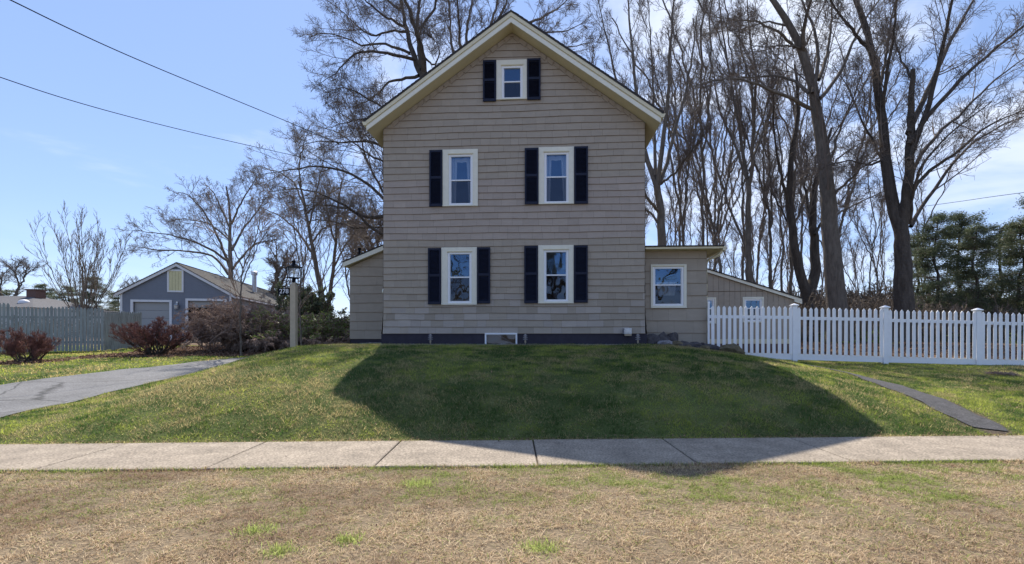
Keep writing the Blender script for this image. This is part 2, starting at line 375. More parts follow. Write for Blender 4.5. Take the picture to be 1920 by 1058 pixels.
# ------------------------------------------------------------------ grass
def blades(name, x, y, h, w, lean, col, m, seg=2):
    n = len(x); a = RG.random(n) * 2 * math.pi; z = terrain(x, y) - .004
    dx, dy = np.cos(a), np.sin(a); la = RG.random(n) * 2 * math.pi; L = lean * (.3 + RG.random(n)); h = h * (.5 + RG.random(n))
    lx, ly = np.cos(la) * L * h, np.sin(la) * L * h; hz = h / np.sqrt(1 + L * L)
    b = np.stack([x, y, z], 1); s = np.stack([dx, dy, 0 * dx], 1) * (w * (.6 + .8 * RG.random(n)))[:, None] * .5
    mid = b + np.stack([lx * .35, ly * .35, hz * .6], 1); tip = b + np.stack([lx, ly, hz * (1 - .25 * np.minimum(L, 1.5))], 1)
    i = np.arange(n)
    if seg == 2:
        V = np.stack([b - s, b + s, mid + s * .8, mid - s * .8, tip], 1).reshape(-1, 3); k = i * 5
        fs = [np.stack([k, k + 1, k + 2, k + 3], 1), np.stack([k + 3, k + 2, k + 4], 1)]; r = 5
    else:
        V = np.stack([b - s, b + s, tip], 1).reshape(-1, 3); k = i * 3; fs = [np.stack([k, k + 1, k + 2], 1)]; r = 3
    return tag(np_obj(name, V, fs, m, tint=np.repeat(col, r, 0)), kind='stuff')
def scatter(n, x0, x1, y0, y1, want, dens=None):
    x = RG.uniform(x0, x1, n); y = RG.uniform(y0, y1, n)
    k = zones(x, y) == want
    k &= (np.abs(x) < 1.12 * y + .5)
    if dens is not None: k &= RG.random(n) < dens(x, y)
    return x[k], y[k]
x, y = scatter(520000, -6.6, 6.9, 2.5, 5.5, 1, lambda x, y: (y < SWN(x) + .0) * np.clip((fbm(x * 9, y * 11, 3) - .25) * 2.2, .12, 1) )
o = blades('dry_grass', x, y, .040 * (.35 + 1.3 * fbm(x * 7, y * 7, 3)), .0036, 1.7, dry_col(x, y, RG.random(len(x))), M['gdry'])
tag(o, 'short straw-coloured dormant grass between the sidewalk and the road', 'grass')
tx, ty = [], []
for gx, gy, s in TUFTS:
    k = int(13000 * s * s) + 60; tx.append(RG.normal(gx, s * .6, k)); ty.append(RG.normal(gy, s * .5, k))
nt = sum(len(q) for q in tx); tx.append(RG.uniform(-6, 6.5, 9000)); e = SWN(tx[-1]); ty.append(e + .012 - np.abs(RG.normal(0, .035, 9000)))
x = np.concatenate(tx); y = np.concatenate(ty); cc = np.array([.36, .43, .13]) * (.6 + .8 * RG.random(len(x)))[:, None]
cc[nt:] = dry_col(x[nt:], y[nt:], RG.random(len(x) - nt) * .5)
tag(blades('green_tuft_grass', x, y, .05, .004, .8, cc, M['gveg']), 'bright green tufts of grass in the dormant strip', 'grass')
def lawn_d(x, y): return np.clip(8.5 / y, 0, 1) ** 1.3
x, y = scatter(640000, -9.3, 14.5, 6.3, 13.9, 0, lawn_d)
tag(blades('lawn_grass', x, y, .048 * (.25 + 1.5 * fbm(x * 3.2, y * 4.5, 3)), .0068, .9, lawn_col(x, y, RG.random(len(x))), M['gveg'], 1), 'green and straw-flecked lawn grass on the mound and side lawn', 'grass')
ex = RG.uniform(-8, 9, 9000); ey = SWF(ex) + RG.normal(.03, .045, 9000) + .03 * (fbm(ex * 3, ex * 0, 3) - .5); k = (dist_poly(ex, ey, DRIVE) > 0)
ex, ey = ex[k], ey[k]; ec = lawn_col(ex, ey, RG.random(len(ex)))
tag(blades('edge_grass', ex, ey, .055, .006, 1.3, ec, M['gveg']), 'grass leaning over the far edge of the sidewalk', 'grass')
x, y = scatter(110000, -24, -8.5, 8, 25, 0)
c = lawn_col(x, y, RG.random(len(x)) + .12) * np.array([1.2, 1.15, 1.0])
tag(blades('yard_grass', x, y, .06, .018, .9, c, M['gveg'], 1), 'bright yellow-green grass of the yard beyond the driveway', 'grass')

# ------------------------------------------------------------------ house
LZ = EYE - HZ
house = empty('house', (HO[0], HO[1], HZ), 'tall two-and-a-half-storey tan gabled house with cream trim and navy shutters', 'house', rz=-HA)
def H(px, py, v=0.0):
    dx = (px - CX) / F; d = np.array([dx, 1.0]); t = (v + HO @ VD) / (d @ VD)
    return float(t * (d @ UD) - HO @ UD), LZ + t * (HY - py) / F
def clip(poly, a, b, c):     # keep a*u + b*w <= c
    out = []
    for i in range(len(poly)):
        p, q = poly[i], poly[(i + 1) % len(poly)]; dp, dq = a * p[0] + b * p[1] - c, a * q[0] + b * q[1] - c
        if dp <= 0: out.append(p)
        if dp * dq < 0:
            t = dp / (dp - dq); out.append((p[0] + t * (q[0] - p[0]), p[1] + t * (q[1] - p[1])))
    return out
SID = np.array([.362, .308, .25])
def siding(mb, place, u0, u1, z0, z1, expo, holes=(), planes=(), flare=0, patch=True, thick=.016, wmin=.22, wmax=.5):
    """courses of overlapping shingles; place(u, w, out) -> 3D point"""
    place0 = place
    def place(u, w, o): return place0(u, w + .016 * (math.sin(u * 1.9 + w * 2.7) * .4 + math.sin(u * .83 - w * 5.1 + 1) * .4 + math.sin(u * 4.3 + w * 11) * .2) * min(1, (w - z0) * 3), o)
    w = z0; k = 0
    while w < z1 - .02:
        e = min(expo * (1 + .03 * math.sin(k * 2.1)), z1 - w); u = u0 - random.uniform(0, wmax * .5) if k else u0
        while u < u1 - .01:
            nu = u + random.uniform(wmin, wmax); a, b = max(u, u0), min(nu, u1); u = nu
            if b - a < .01: continue
            tint = SID * random.uniform(.955, 1.045)
            if patch:
                h = w - z0
                if h < .95 and random.random() < (.55 - .35 * h): tint = tint * np.array([1.04, 1.06, 1.13]) * random.uniform(.96, 1.07)
                elif h < 1.0 and random.random() < .45: tint = tint * random.uniform(.84, .93)
                elif 2.5 < h < 4.2: tint = tint * np.array([1.05, 1.03, 1.08]) * random.uniform(.97, 1.03)
            rects = [(a + .0012, b - .0012, w, w + e)]
            for (hu0, hu1, hw0, hw1) in holes:
                nr = []
                for (p, q, r, s) in rects:
                    if q <= hu0 or p >= hu1 or s <= hw0 or r >= hw1: nr.append((p, q, r, s)); continue
                    if p < hu0: nr.append((p, hu0, r, s))
                    if q > hu1: nr.append((hu1, q, r, s))
                    m0, m1 = max(p, hu0), min(q, hu1)
                    if s > hw1: nr.append((m0, m1, hw1, s))
                    if r < hw0: nr.append((m0, m1, r, hw0))
                rects = nr
            db = random.uniform(-.002, .003)
            for (p, q, r, s) in rects:
                if q - p < .003 or s - r < .003: continue
                poly = [(p, r), (q, r), (q, s), (p, s)]
                for pl in planes: poly = clip(poly, *pl)
                if len(poly) < 3: continue
                def off(wq):
                    f = flare * max(0, 1 - (wq - z0) / .8) ** 1.6 if flare else 0
                    return f + .002 + (thick + db) * max(0, 1 - (wq - w) / e)
                mb.poly([place(pu, pw, off(pw)) for pu, pw in poly], 0, tuple(tint))
                bot = [pt for pt in poly if abs(pt[1] - w) < 1e-6]
                if len(bot) >= 2:
                    ua, ub = min(pt[0] for pt in bot), max(pt[0] for pt in bot); o = off(w)
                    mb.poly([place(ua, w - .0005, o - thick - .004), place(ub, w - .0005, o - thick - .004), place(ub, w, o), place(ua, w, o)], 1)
                    mb.poly([place(ua, w, o + .001), place(ub, w, o + .001), place(ub, w + .007, o + .0004), place(ua, w + .007, o + .0004)], 1)  # brown weathered butt stripe, also painted in to strengthen the lip's thin shade line
        w += e; k += 1
WINS = [  # casing px (x0,y0,x1,y1), glass px (x0,y0,x1,y1), meeting rail y, shutters (left, right), kind
    ((931, 113, 988, 188.7), (944.5, 128, 976.4, 184), 154, ((906, 930.4, 115, 192.4), (988.6, 1013.7, 111.7, 189.3)), 'attic'),
    ((830.5, 280.5, 896.2, 388), (845.5, 294, 883, 382), 336.7, ((806, 830, 283, 388.5), None), 'curt'),
    ((1010, 276, 1076, 384), (1024, 290, 1062.5, 378.5), 334, ((984, 1009.5, 279, 384.5), (1076.5, 1102, 276, 383.5)), 'curt'),
    ((828, 464, 894.5, 572), (843.5, 477, 881, 565), 519.5, ((803.4, 827.5, 466, 571), (895, 919.5, 464.5, 569.5)), 'plain'),
    ((1009, 460, 1075.4, 569.4), (1023.5, 473, 1062, 562), 516.7, ((983, 1008.5, 462, 569), (1076, 1101.6, 461, 568)), 'plain')]
def rectH(r, v=0.0):
    a, b = H(r[0], r[3], v), H(r[2], r[1], v); return a[0], b[0], a[1], b[1]
holes = []
for cs, gl, my, sh, kd in WINS:
    g = (gl[0] - 5, gl[1] - 5, gl[2] + 5, gl[3] + 5); holes.append(rectH(g))
UL = 3.66; FZ = H(960, 626)[1]; RZ, SL, TIP = 9.03, .71, 4.0
WT = lambda u: RZ - .29 - SL * abs(u)
mb = MB()
siding(mb, lambda u, w, o: (u, -o, w), -UL, UL, FZ, 8.8, .1885, holes, [(SL, 1, RZ - .29), (-SL, 1, RZ - .29)], flare=.055)
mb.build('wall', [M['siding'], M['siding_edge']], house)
for s in (-1, 1):      # the two side walls and their corners
    mb = MB(); siding(mb, lambda v, w, o, s=s: (s * (UL + o), v, w), 0, 9, FZ, WT(UL) + .05, .1885, flare=.055, patch=False)
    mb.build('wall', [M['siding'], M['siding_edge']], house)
mb = MB(); mb.poly([(-UL, 9, FZ), (UL, 9, FZ), (UL, 9, WT(UL)), (0, 9, WT(0)), (-UL, 9, WT(UL))], 0, tuple(SID)); mb.build('back_wall', M['siding'], house)
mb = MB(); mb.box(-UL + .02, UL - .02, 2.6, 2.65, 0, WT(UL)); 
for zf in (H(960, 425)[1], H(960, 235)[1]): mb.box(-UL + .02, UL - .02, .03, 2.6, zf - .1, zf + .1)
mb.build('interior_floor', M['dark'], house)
# slanted shingle border along the rakes
mb = MB()
for s in (-1, 1):
    t = 0.06; cs_, sn = 1 / math.hypot(1, SL), SL / math.hypot(1, SL)
    while t < 4.2:
        L = random.uniform(.20, .26)
        u0, u1 = t * cs_, (t + L - .015) * cs_
        if u1 > UL: break
        hh = .115 + random.uniform(-.012, .012); a, b = WT(u0) , WT(u1)
        p = [(s * u0, a), (s * u1, b), (s * (u1 - hh * sn * .75), b - hh), (s * (u0 - hh * sn * .1), a - hh * 1.1)]
        if s < 0: p = p[::-1]
        tint = tuple(SID * random.uniform(.93, 1.0))
        q = [(x_, -.026, z_) for x_, z_ in p]; q2 = [(x_, -.004, z_) for x_, z_ in p]
        mb.poly(q[::-1], 0, tint)
        for i in range(4): mb.poly([q[i], q[(i + 1) % 4], q2[(i + 1) % 4], q2[i]], 1)
        t += L
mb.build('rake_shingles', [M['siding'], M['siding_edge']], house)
# foundation
mb = MB(); bw = rectH((912.5, 627.5, 967, 646))
mb.box(-UL - .05, bw[0], -.045, .2, -.5, FZ - .002); mb.box(bw[1], UL + .05, -.045, .2, -.5, FZ - .002)
for s in (-1, 1): mb.box(min(s * (UL + .05), s * (UL - .1)), max(s * (UL + .05), s * (UL - .1)), .2, 9, -.5, FZ - .002)
mb.box(bw[0], bw[1], .25, .3, -.5, FZ)
mb.build('foundation', M['found'], house)
fr = MB(); a0, a1, b0, b1 = bw; d = .045
fr.box(a0 - d, a0, -.075, .03, b0, b1 + .0); fr.box(a1, a1 + d, -.075, .03, b0, b1 + .0); fr.box(a0 - d, a1 + d, -.08, .03, b1 + .001, b1 + d)
wnd = fr.build('basement_window', M['vinyl'], house, bevel=.004)
g_ = MB(); g_.poly([(a0, .0, b0), (a1, .0, b0), (a1, .0, b1), (a0, .0, b1)]); g_.build('glass', M['glass_s'], wnd)
mb = MB(); mb.box(a0 - .02, a1 + .02, .06, .09, b0 - .05, b1 + .03); mb.hexa([(a0 + .28, .03, b1), (a0 + .36, .03, b1), (a1 - .02, .03, b0), (a1 - .1, .03, b0), (a0 + .28, .05, b1), (a0 + .36, .05, b1), (a1 - .02, .05, b0), (a1 - .1, .05, b0)], 1); mb.build('backing', [M['dark'], M['gblue']], wnd)
# roof, soffit, rakes, gutters
def slab(mb, u0, u1, t0, t1, v0, v1, mi=0):     # both slopes between |u|=u0..u1, offset t0..t1 above the roof line
    for s in (-1, 1):
        p = [(s * u0, RZ - SL * u0 + t0), (s * u1, RZ - SL * u1 + t0), (s * u1, RZ - SL * u1 + t1), (s * u0, RZ - SL * u0 + t1)]
        mb.prism(p if s < 0 else p[::-1], v0, v1, mi)
mb = MB(); slab(mb, 0, TIP + .05, -.02, .035, -.50, 9.45)
for s in (-1, 1):
    for k in range(34):      # courses of shingles on the slopes
        u = TIP + .06 - k * .12
        if u < .1: break
        p = [(s * u, RZ - SL * u + .036), (s * u, RZ - SL * u + .05), (s * (u - .12), RZ - SL * (u - .12) + .038)]
        mb.prism(p if s > 0 else p[::-1], -.505, 9.45)
mb.build('roof', M['shingle'], house)
mb = MB(); slab(mb, 0, TIP - .03, -.27, -.022, -.44, 9.4); mb.build('soffit', M['soffit'], house)
mb = MB(); slab(mb, 0, TIP, -.13, -.02, -.49, -.442); slab(mb, 0, TIP, -.16, -.133, -.465, -.441); slab(mb, 0, TIP - .015, -.29, -.163, -.475, -.441, 1)
mb.build('rake_board', [M['cream'], M['cream_w']], house, bevel=.004)
for s in (-1, 1):
    mb = MB(); e = RZ - SL * TIP
    prof = [(0, -.03), (.125, -.02), (.125, -.035), (.115, -.06), (.10, -.09), (.085, -.125), (0, -.125)]
    p = [(s * (TIP - .028 + x_), e + z_ - .015) for x_, z_ in prof]
    mb.prism(p if s < 0 else p[::-1], -.50, 9.4)
    mb.build('gutter', M['cream'], house, bevel=.004)

def window(parent, cs, gl, my, v, kind, rec=.03, cas=None, hood=True):
    """double-hung window: cream casing mesh, with vinyl sash, panes and curtains as sub-parts"""
    a0, a1, b0, b1 = rectH(cs, v); g0, g1, h0, h1 = rectH(gl, v); m = H(960, my, v)[1]
    i0, i1, j0, j1 = g0 - .055, g1 + .055, h0 - .055, h1 + .055      # vinyl frame outer
    i0 = max(i0, a0 + .03); i1 = min(i1, a1 - .03)
    mb = MB(); t = v - .048
    mb.box(a0, i0, t, v + .01, b0 + .035, b1 - .0); mb.box(i1, a1, t, v + .01, b0 + .035, b1 - .0)
    mb.box(i0, i1, t, v + .01, j1, b1); mb.box(a0 - .004, a1 + .004, t - .012, v + .01, b0, b0 + .034)
    mb.box(i0, i1, t, v + .01, b0 + .034, max(j0, b0 + .036))
    if hood: mb.box(i0 - .02, i1 + .02, t - .018, t - .001, j1 + .004, j1 + .03, 1)
    o = mb.build('window', [cas or M['cream_w'], M['cream']], parent, bevel=.004)
    mb = MB(); y0, y1 = v - .028, v + .05
    mb.box(i0, g0, y0, y1, j0, j1); mb.box(g1, i1, y0, y1, j0, j1); mb.box(g0, g1, y0, y1, h1, j1); mb.box(g0, g1, y0, y1, j0, h0)
    mb.box(g0, g1, y0 + .012, y1, m - .018, m + .018)
    for q0, q1 in ((g0, g0 + .014), (g1 - .014, g1)): mb.box(q0, q1, y0 + .02, y1 - .01, h0, h1)
    mb.build('sash', M['vinyl'], o, bevel=.003)
    mb = MB(); yy = v + .012
    mb.poly([(g0, yy, m), (g1, yy, m), (g1, yy, h1), (g0, yy, h1)]); mb.poly([(g0, yy, h0), (g1, yy, h0), (g1, yy, m), (g0, yy, m)], 1)
    mb.build('glass', [M['glass'], M['glass_s']], o)
    if kind == 'curt' or kind == 'mid':
        mb = MB(); wd = g1 - g0
        def fold(x0, x1, x2, x3, z0, z1):    # top x0..x1, bottom x2..x3
            n = 14
            for i in range(n):
                f0, f1 = i / n, (i + 1) / n
                p = lambda f, top: ((x0 + (x1 - x0) * f) if top else (x2 + (x3 - x2) * f), v + .16 + .018 * math.sin(f * 16), z1 if top else z0)
                mb.poly([p(f0, 0), p(f1, 0), p(f1, 1), p(f0, 1)])
        if kind == 'curt':
            fold(g0 - .03, g0 + .27 * wd, g0 - .03, g0 + .20 * wd, h0 - .02, h1 + .02); fold(g1 - .27 * wd, g1 + .03, g1 - .14 * wd, g1 + .03, h0 - .02, h1 + .02)
            fold(g0 - .02, g1 + .02, g0 - .02, g1 + .02, h1 - .10, h1 + .02)
        else:
            fold(g0 + .12 * wd, g1 - .1 * wd, g0 + .2 * wd, g1 - .2 * wd, h0 + .25, m + .1)
        mb.build('curtain', M['curtain'], o)
    return o
for cs, gl, my, sh, kd in WINS:
    window(house, cs, gl, my, 0.0, kd)
    for s_ in sh:
        if not s_: continue
        a0, a1, b0, b1 = rectH((s_[0], s_[2], s_[1], s_[3])); mb = MB(); f = .045; y0, y1 = -.078, -.036; mid = (b0 + b1) / 2 + .02
        mb.box(a0, a0 + f, y0, y1, b0, b1); mb.box(a1 - f, a1, y0, y1, b0, b1)
        for q0, q1 in ((b0, b0 + .07), (mid - .035, mid + .035), (b1 - .06, b1)): mb.box(a0 + f, a1 - f, y0 + .002, y1, q0, q1)
        for q0, q1 in ((b0 + .07, mid - .035), (mid + .035, b1 - .06)):
            z = q0
            while z < q1 - .02:
                mb.hexa([(a0 + f, y0 + .006, z), (a1 - f, y0 + .006, z), (a1 - f, y1, z + .02), (a0 + f, y1, z + .02), (a0 + f, y0 + .010, z + .006), (a1 - f, y0 + .010, z + .006), (a1 - f, y1, z + .028), (a0 + f, y1, z + .028)]); z += .034
            mb.poly([(a0 + f, y1 + .003, q0), (a1 - f, y1 + .003, q0), (a1 - f, y1 + .003, q1), (a0 + f, y1 + .003, q1)])
        mb.build('shutter', M['navy'], house, bevel=.002)

# left wing with its shed roof
v0 = 2.6; a = H(656, 636, v0); b = H(656, 502, v0); c = H(716, 473, v0); sl_ = (c[1] - b[1]) / (c[0] - b[0]); ur = -UL + .02
mb = MB(); siding(mb, lambda u, w, o: (u, v0 - o, w), a[0], ur, a[1], 3.4, .305, (), [(-sl_, 1, b[1] - sl_ * a[0])], patch=False, wmin=.3, wmax=.62)
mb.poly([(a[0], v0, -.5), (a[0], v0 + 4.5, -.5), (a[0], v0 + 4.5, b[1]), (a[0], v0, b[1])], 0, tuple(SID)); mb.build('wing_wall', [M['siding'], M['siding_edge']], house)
mb = MB(); mb.box(a[0] + .015, ur, v0 + .01, v0 + 4.4, -.6, a[1] - .002); mb.build('foundation', M['found'], house)
e0 = H(643, 501, v0 - .2); e1 = H(716, 470.5, v0 - .2); s2 = (e1[1] - e0[1]) / (e1[0] - e0[0])
def shed(mb, u0, u1, z0, slope, t0, t1, v0_, v1_, mi=0):
    z1 = z0 + slope * (u1 - u0); mb.prism([(u0, z0 + t0), (u1, z1 + t0), (u1, z1 + t1), (u0, z0 + t1)], v0_, v1_, mi)
mb = MB(); shed(mb, e0[0], ur, e0[1], s2, 0, .15, v0 - .22, v0 - .19); mb.build('rake_board', M['cream_w'], house, bevel=.003)
mb = MB(); shed(mb, e0[0] + .01, ur, e0[1], s2, .02, .14, v0 - .188, v0 + 4.6); mb.build('soffit', M['soffit'], house)
mb = MB(); shed(mb, e0[0] - .03, ur, e0[1], s2, .152, .18, v0 - .24, v0 + 4.6); mb.build('wing_roof', M['shingle'], house)
pv = H(674, 470, v0 + 1.2); mb = MB(); mb.lathe([(.045, -.6), (.045, -.02), (.06, -.02), (.06, .04)], (pv[0], v0 + 1.2, pv[1] + .05), 12); mb.build('vent_pipe', M['black'], house)
# small cream lamp fixture on the side wall
pv = H(713, 546, .35); mb = MB(); mb.lathe([(.03, -.08), (.075, -.06), (.085, 0), (.06, .06), (.02, .075)], (-UL - .075, .35, pv[1]), 14); mb.build('wall_lamp', M['cream_w'], house, smooth=True)

# right addition
v1 = .45; a = H(1325, 655, v1); tz = H(1300, 470, v1)[1]; gw = (1227.6 - 5, 496 + 18, 1277.4 + 5, 575); wcs = (1219.7, 496, 1286.6, 578); wgl = (1227.6, 504, 1277.4, 570)
hol = rectH((1224, 500, 1281, 574), v1)
bz = H(1300, 648, v1)[1]
mb = MB(); siding(mb, lambda u, w, o: (u, v1 - o, w), UL - .02, a[0], bz - .36, tz, .352, [hol], (), patch=False, wmin=.45, wmax=.62)
siding(mb, lambda v, w, o: (a[0] + o, v, w), v1, v1 + 4.2, bz - .36, tz, .352, (), (), patch=False, wmin=.45, wmax=.62)
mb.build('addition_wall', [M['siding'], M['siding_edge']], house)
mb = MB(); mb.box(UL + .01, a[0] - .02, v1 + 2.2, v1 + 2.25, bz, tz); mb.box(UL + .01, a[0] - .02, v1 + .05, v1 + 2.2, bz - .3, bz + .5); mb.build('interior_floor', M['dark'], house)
window(house, wcs, wgl, 536.4, v1, 'mid')
f0 = H(1353.5, 469, v1 - .36); u9 = f0[0]
mb = MB(); mb.box(UL + .03, u9, v1 - .36, v1 + 4.5, tz - .002, tz + .06); mb.build('soffit', M['soffit'], house)
ft = H(1300, 462.5, v1 - .38)[1]
mb = MB(); mb.box(UL + .03, u9 + .022, v1 - .385, v1 - .361, tz - .012, ft); mb.box(u9 + .0005, u9 + .022, v1 - .36, v1 + 4.5, tz - .012, ft); 
mb.box(u9 + .023, u9 + .11, v1 - .38, v1 + 4.5, ft - .11, ft - .005)
mb.build('fascia', M['cream'], house, bevel=.004)
mb = MB(); rt = H(1208, 455, v1 - .1)[1]
mb.hexa([(UL + .03, v1 - .42, ft + .002), (u9 + .06, v1 - .42, ft + .002), (u9 + .06, v1 + 4.5, ft + .002), (UL + .03, v1 + 4.5, ft + .002),
         (UL + .03, v1 - .41, ft + .035), (u9 + .05, v1 - .41, ft + .03), (u9 + .05, v1 + 4.5, ft + .03), (UL + .03, v1 + .9, ft + .42)])
mb.build('addition_roof', M['shingle'], house)
mb = MB(); q = (u9 + .03, v1 - .25); wl = a[0] + .04
mb.tube([(q[0], q[1], ft - .1), (q[0], q[1], tz - .10), (q[0] - .06, q[1] + .05, tz - .17), (wl + .03, v1 + .12, tz - .26), (wl, v1 + .16, tz - .36), (wl, v1 + .16, bz - .2)], .035, 8); mb.build('downspout', M['cream'], house, smooth=True)
# rear lean-to with vertical boards
v2 = 4.7; l0 = H(1322, 510.5, v2); r0 = H(1492, 563.5, v2); s3 = (r0[1] - l0[1]) / (r0[0] - l0[0]); zb = H(1400, 636, v2)[1]
wB = (1391.6, 557, 1431.3, 605); gB = (1398, 564, 1425, 600); wA = (1322, 558, 1342, 607); gA = (1316, 564, 1336, 602)
hs = [rectH((1395, 560, 1428, 603), v2), rectH((1312, 560, 1339, 605), v2)]
mb = MB(); u = l0[0] - .3
while u < r0[0]:
    nu = min(u + .195, r0[0]); tint = tuple(SID * random.uniform(.93, 1.03))
    rects = [(u + .004, nu - .004, zb, 3.0)]
    for (hu0, hu1, hw0, hw1) in hs:
        nr = []
        for (p, q, r, s) in rects:
            if q <= hu0 or p >= hu1: nr.append((p, q, r, s)); continue
            if p < hu0: nr.append((p, hu0, r, s))
            if q > hu1: nr.append((hu1, q, r, s))
            m0, m1 = max(p, hu0), min(q, hu1); nr += [(m0, m1, hw1, s), (m0, m1, r, hw0)]
        rects = nr
    for (p, q, r, s) in rects:
        po = clip([(p, r), (q, r), (q, s), (p, s)], -s3, 1, l0[1] - s3 * l0[0])
        if len(po) > 2: mb.poly([(x_, v2 - .02, z_) for x_, z_ in po], 0, tint)
    mb.poly([(nu - .004, v2 - .008, zb), (nu + .004, v2 - .008, zb), (nu + .004, v2 - .008, l0[1] + s3 * (nu - l0[0])), (nu - .004, v2 - .008, l0[1] + s3 * (nu - l0[0]))], 1)
    u = nu
sm = H(1400, 546.5, v2)[1]; mb.box(l0[0] - .3, r0[0] - (r0[0] - l0[0]) * .36, v2 - .028, v2 - .021, sm - .012, sm + .012, 1)
mb.poly([(r0[0], v2, zb), (r0[0], v2 + 3, zb), (r0[0], v2 + 3, r0[1]), (r0[0], v2, r0[1])], 0, tuple(SID))
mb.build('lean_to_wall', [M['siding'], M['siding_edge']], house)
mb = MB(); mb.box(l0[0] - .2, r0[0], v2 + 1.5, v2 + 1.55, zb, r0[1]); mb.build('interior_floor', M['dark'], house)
mb = MB(); mb.box(l0[0] - .3, r0[0] + .02, v2 - .05, v2 + .05, zb - .17, zb - .001); mb.build('skirt_board', M['cream'], house)
mb = MB(); mb.box(l0[0] - .3, r0[0], v2 - .02, v2 + .1, zb - .9, zb - .171); mb.build('foundation', M['brick'], house)
mb = MB(); shed(mb, l0[0] - .3, r0[0] + .16, l0[1] - .3 * s3 + .0, s3, 0, .10, v2 - .12, v2 - .07); shed(mb, r0[0] - .1, r0[0] + .17, r0[1] - .1 * s3 + .02, s3, -.10, -.0, v2 - .11, v2 + 3); mb.build('rake_board', M['cream_w'], house)
mb = MB(); shed(mb, l0[0] - .3, r0[0] + .2, l0[1] - .3 * s3, s3, .101, .14, v2 - .15, v2 + 3.2); shed(mb, l0[0] - .3, r0[0] + .1, l0[1] - .3 * s3, s3, .02, .1, v2 - .069, v2 + 3.2); mb.build('lean_to_roof', M['shingle'], house)
window(house, wB, gB, 580, v2, 'plain', hood=False)
window(house, wA, gA, 580, v2, 'plain', hood=False)
# utility box
r = rectH((1168, 615, 1184, 630), -.15); mb = MB()
mb.box(r[0] + .03, r[1], -.19, -.04, r[2] + .05, r[3] - .01); mb.box(r[0] + .06, r[1] - .02, -.205, -.191, r[2] + .08, r[3] - .03, 0); mb.box(r[0], r[0] + .029, -.17, -.06, r[2] + .05, r[3] - .05, 1); mb.box(r[0] + .05, r[1], -.17, -.05, r[2], r[2] + .049, 2)
mb.build('utility_box', [M['galv'], M['stonel'], M['post']], house, bevel=.004)

# pagoda lights
def pagoda(px, py0, py1, label):
    v = -.25; u, zt = H(px, py0, v); _, zb_ = H(px, py1, v)
    x_, y_ = HO + UD * u + VD * v; g = gz(x_, y_)
    o = empty('path_light', (x_, y_, g), label, 'garden light', 'small tiered path lights along the foundation')
    s = 1.0; mb = MB()
    for k, (z, r) in enumerate(((.25, .055), (.195, .07), (.14, .07))): mb.lathe([(r, z), (r * .95, z + .008), (.025, z + .035)], (0, 0, 0), 16)
    mb.build('shade', M['stonel'], o, smooth=False)
    mb = MB(); mb.lathe([(.022, .06), (.022, .27), (.012, .3)], (0, 0, 0), 10); mb.lathe([(.008, -.05), (.008, .06)], (0, 0, 0), 8); mb.build('stem', M['post'], o)
pagoda(807, 628, 642, 'small tiered path light below the left ground-floor window')
pagoda(985, 627, 641, 'small tiered path light just beside the basement window')
pagoda(1196, 627, 643, 'small tiered path light by the house corner near the rock pile')

# ------------------------------------------------------------------ gravel, rocks, litter
def pebbles(name, x, y, s, cols, m, lift=0.0):
    n = len(x); z = terrain(x, y) + lift
    base = np.array([(1, 0, 0), (0, 1, 0), (-1, 0, 0), (0, -1, 0), (0, 0, 1), (0, 0, -1)], float)
    V = base[None] * (s[:, None, None] * (.6 + .8 * RG.random((n, 6, 1)))) * np.array([1, 1, .65]); a = RG.random(n) * 6.28
    c, s_ = np.cos(a)[:, None], np.sin(a)[:, None]; V = np.stack([V[..., 0] * c - V[..., 1] * s_, V[..., 0] * s_ + V[..., 1] * c, V[..., 2]], -1)
    V = V + np.stack([x, y, z + s * .25], 1)[:, None]; k = (np.arange(n) * 6)[:, None, None]
    T = np.array([(0, 1, 4), (1, 2, 4), (2, 3, 4), (3, 0, 4), (1, 0, 5), (2, 1, 5), (3, 2, 5), (0, 3, 5)])[None] + k
    return tag(np_obj(name, V.reshape(-1, 3), [T.reshape(-1, 3)], m, tint=np.repeat(cols, 6, 0)), kind='stuff')
u = RG.uniform(-5.0, 4.5, 5200); v = -.36 * RG.random(5200) - .06; u = np.concatenate([u[(u > -3.75)], RG.uniform(-5.2, -3.75, 900)]); v = np.concatenate([v[:len(u) - 900], RG.uniform(2.1, 2.55, 900)])
x = HO[0] + UD[0] * u + VD[0] * v; y = HO[1] + UD[1] * u + VD[1] * v
o = pebbles('gravel', x, y, RG.uniform(.010, .026, len(x)), np.array([.36, .35, .36]) * (.5 + .9 * RG.random(len(x)))[:, None], M['pebble'])
tag(o, 'pale gravel strip along the base of the house', 'gravel')
def flakes(name, x, y, s, cols, label):
    n = len(x); z = terrain(x, y) + .012 + .05 * RG.random(n) ** 3
    d1 = nrm(RG.normal(size=(n, 3)) * np.array([1, 1, .45])); d2 = nrm(np.cross(d1, RG.normal(size=(n, 3)) * .5 + np.array([0, 0, 1.])))
    p = np.stack([x, y, z], 1); a = d1 * s[:, None]; b = d2 * (s * .55)[:, None]
    V = np.stack([p - a, p - b, p + a, p + b], 1).reshape(-1, 3); k = (np.arange(n) * 4)[:, None] + np.arange(4)[None]
    return tag(np_obj(name, V, [k], M['litter'], tint=np.repeat(cols, 4, 0)), label, 'leaves', kind='stuff')
def lit_col(n): r = RG.random(n)[:, None]; return (np.array([.24, .15, .10]) * (1 - r) + np.array([.10, .065, .05]) * r) * (.7 + .9 * RG.random((n, 1)))
x, y = scatter(46000, -17, -5.5, 14, 24, 2); flakes('leaf_litter', x, y, RG.uniform(.02, .05, len(x)), lit_col(len(x)), 'brown leaf litter under the shrubs beyond the driveway')
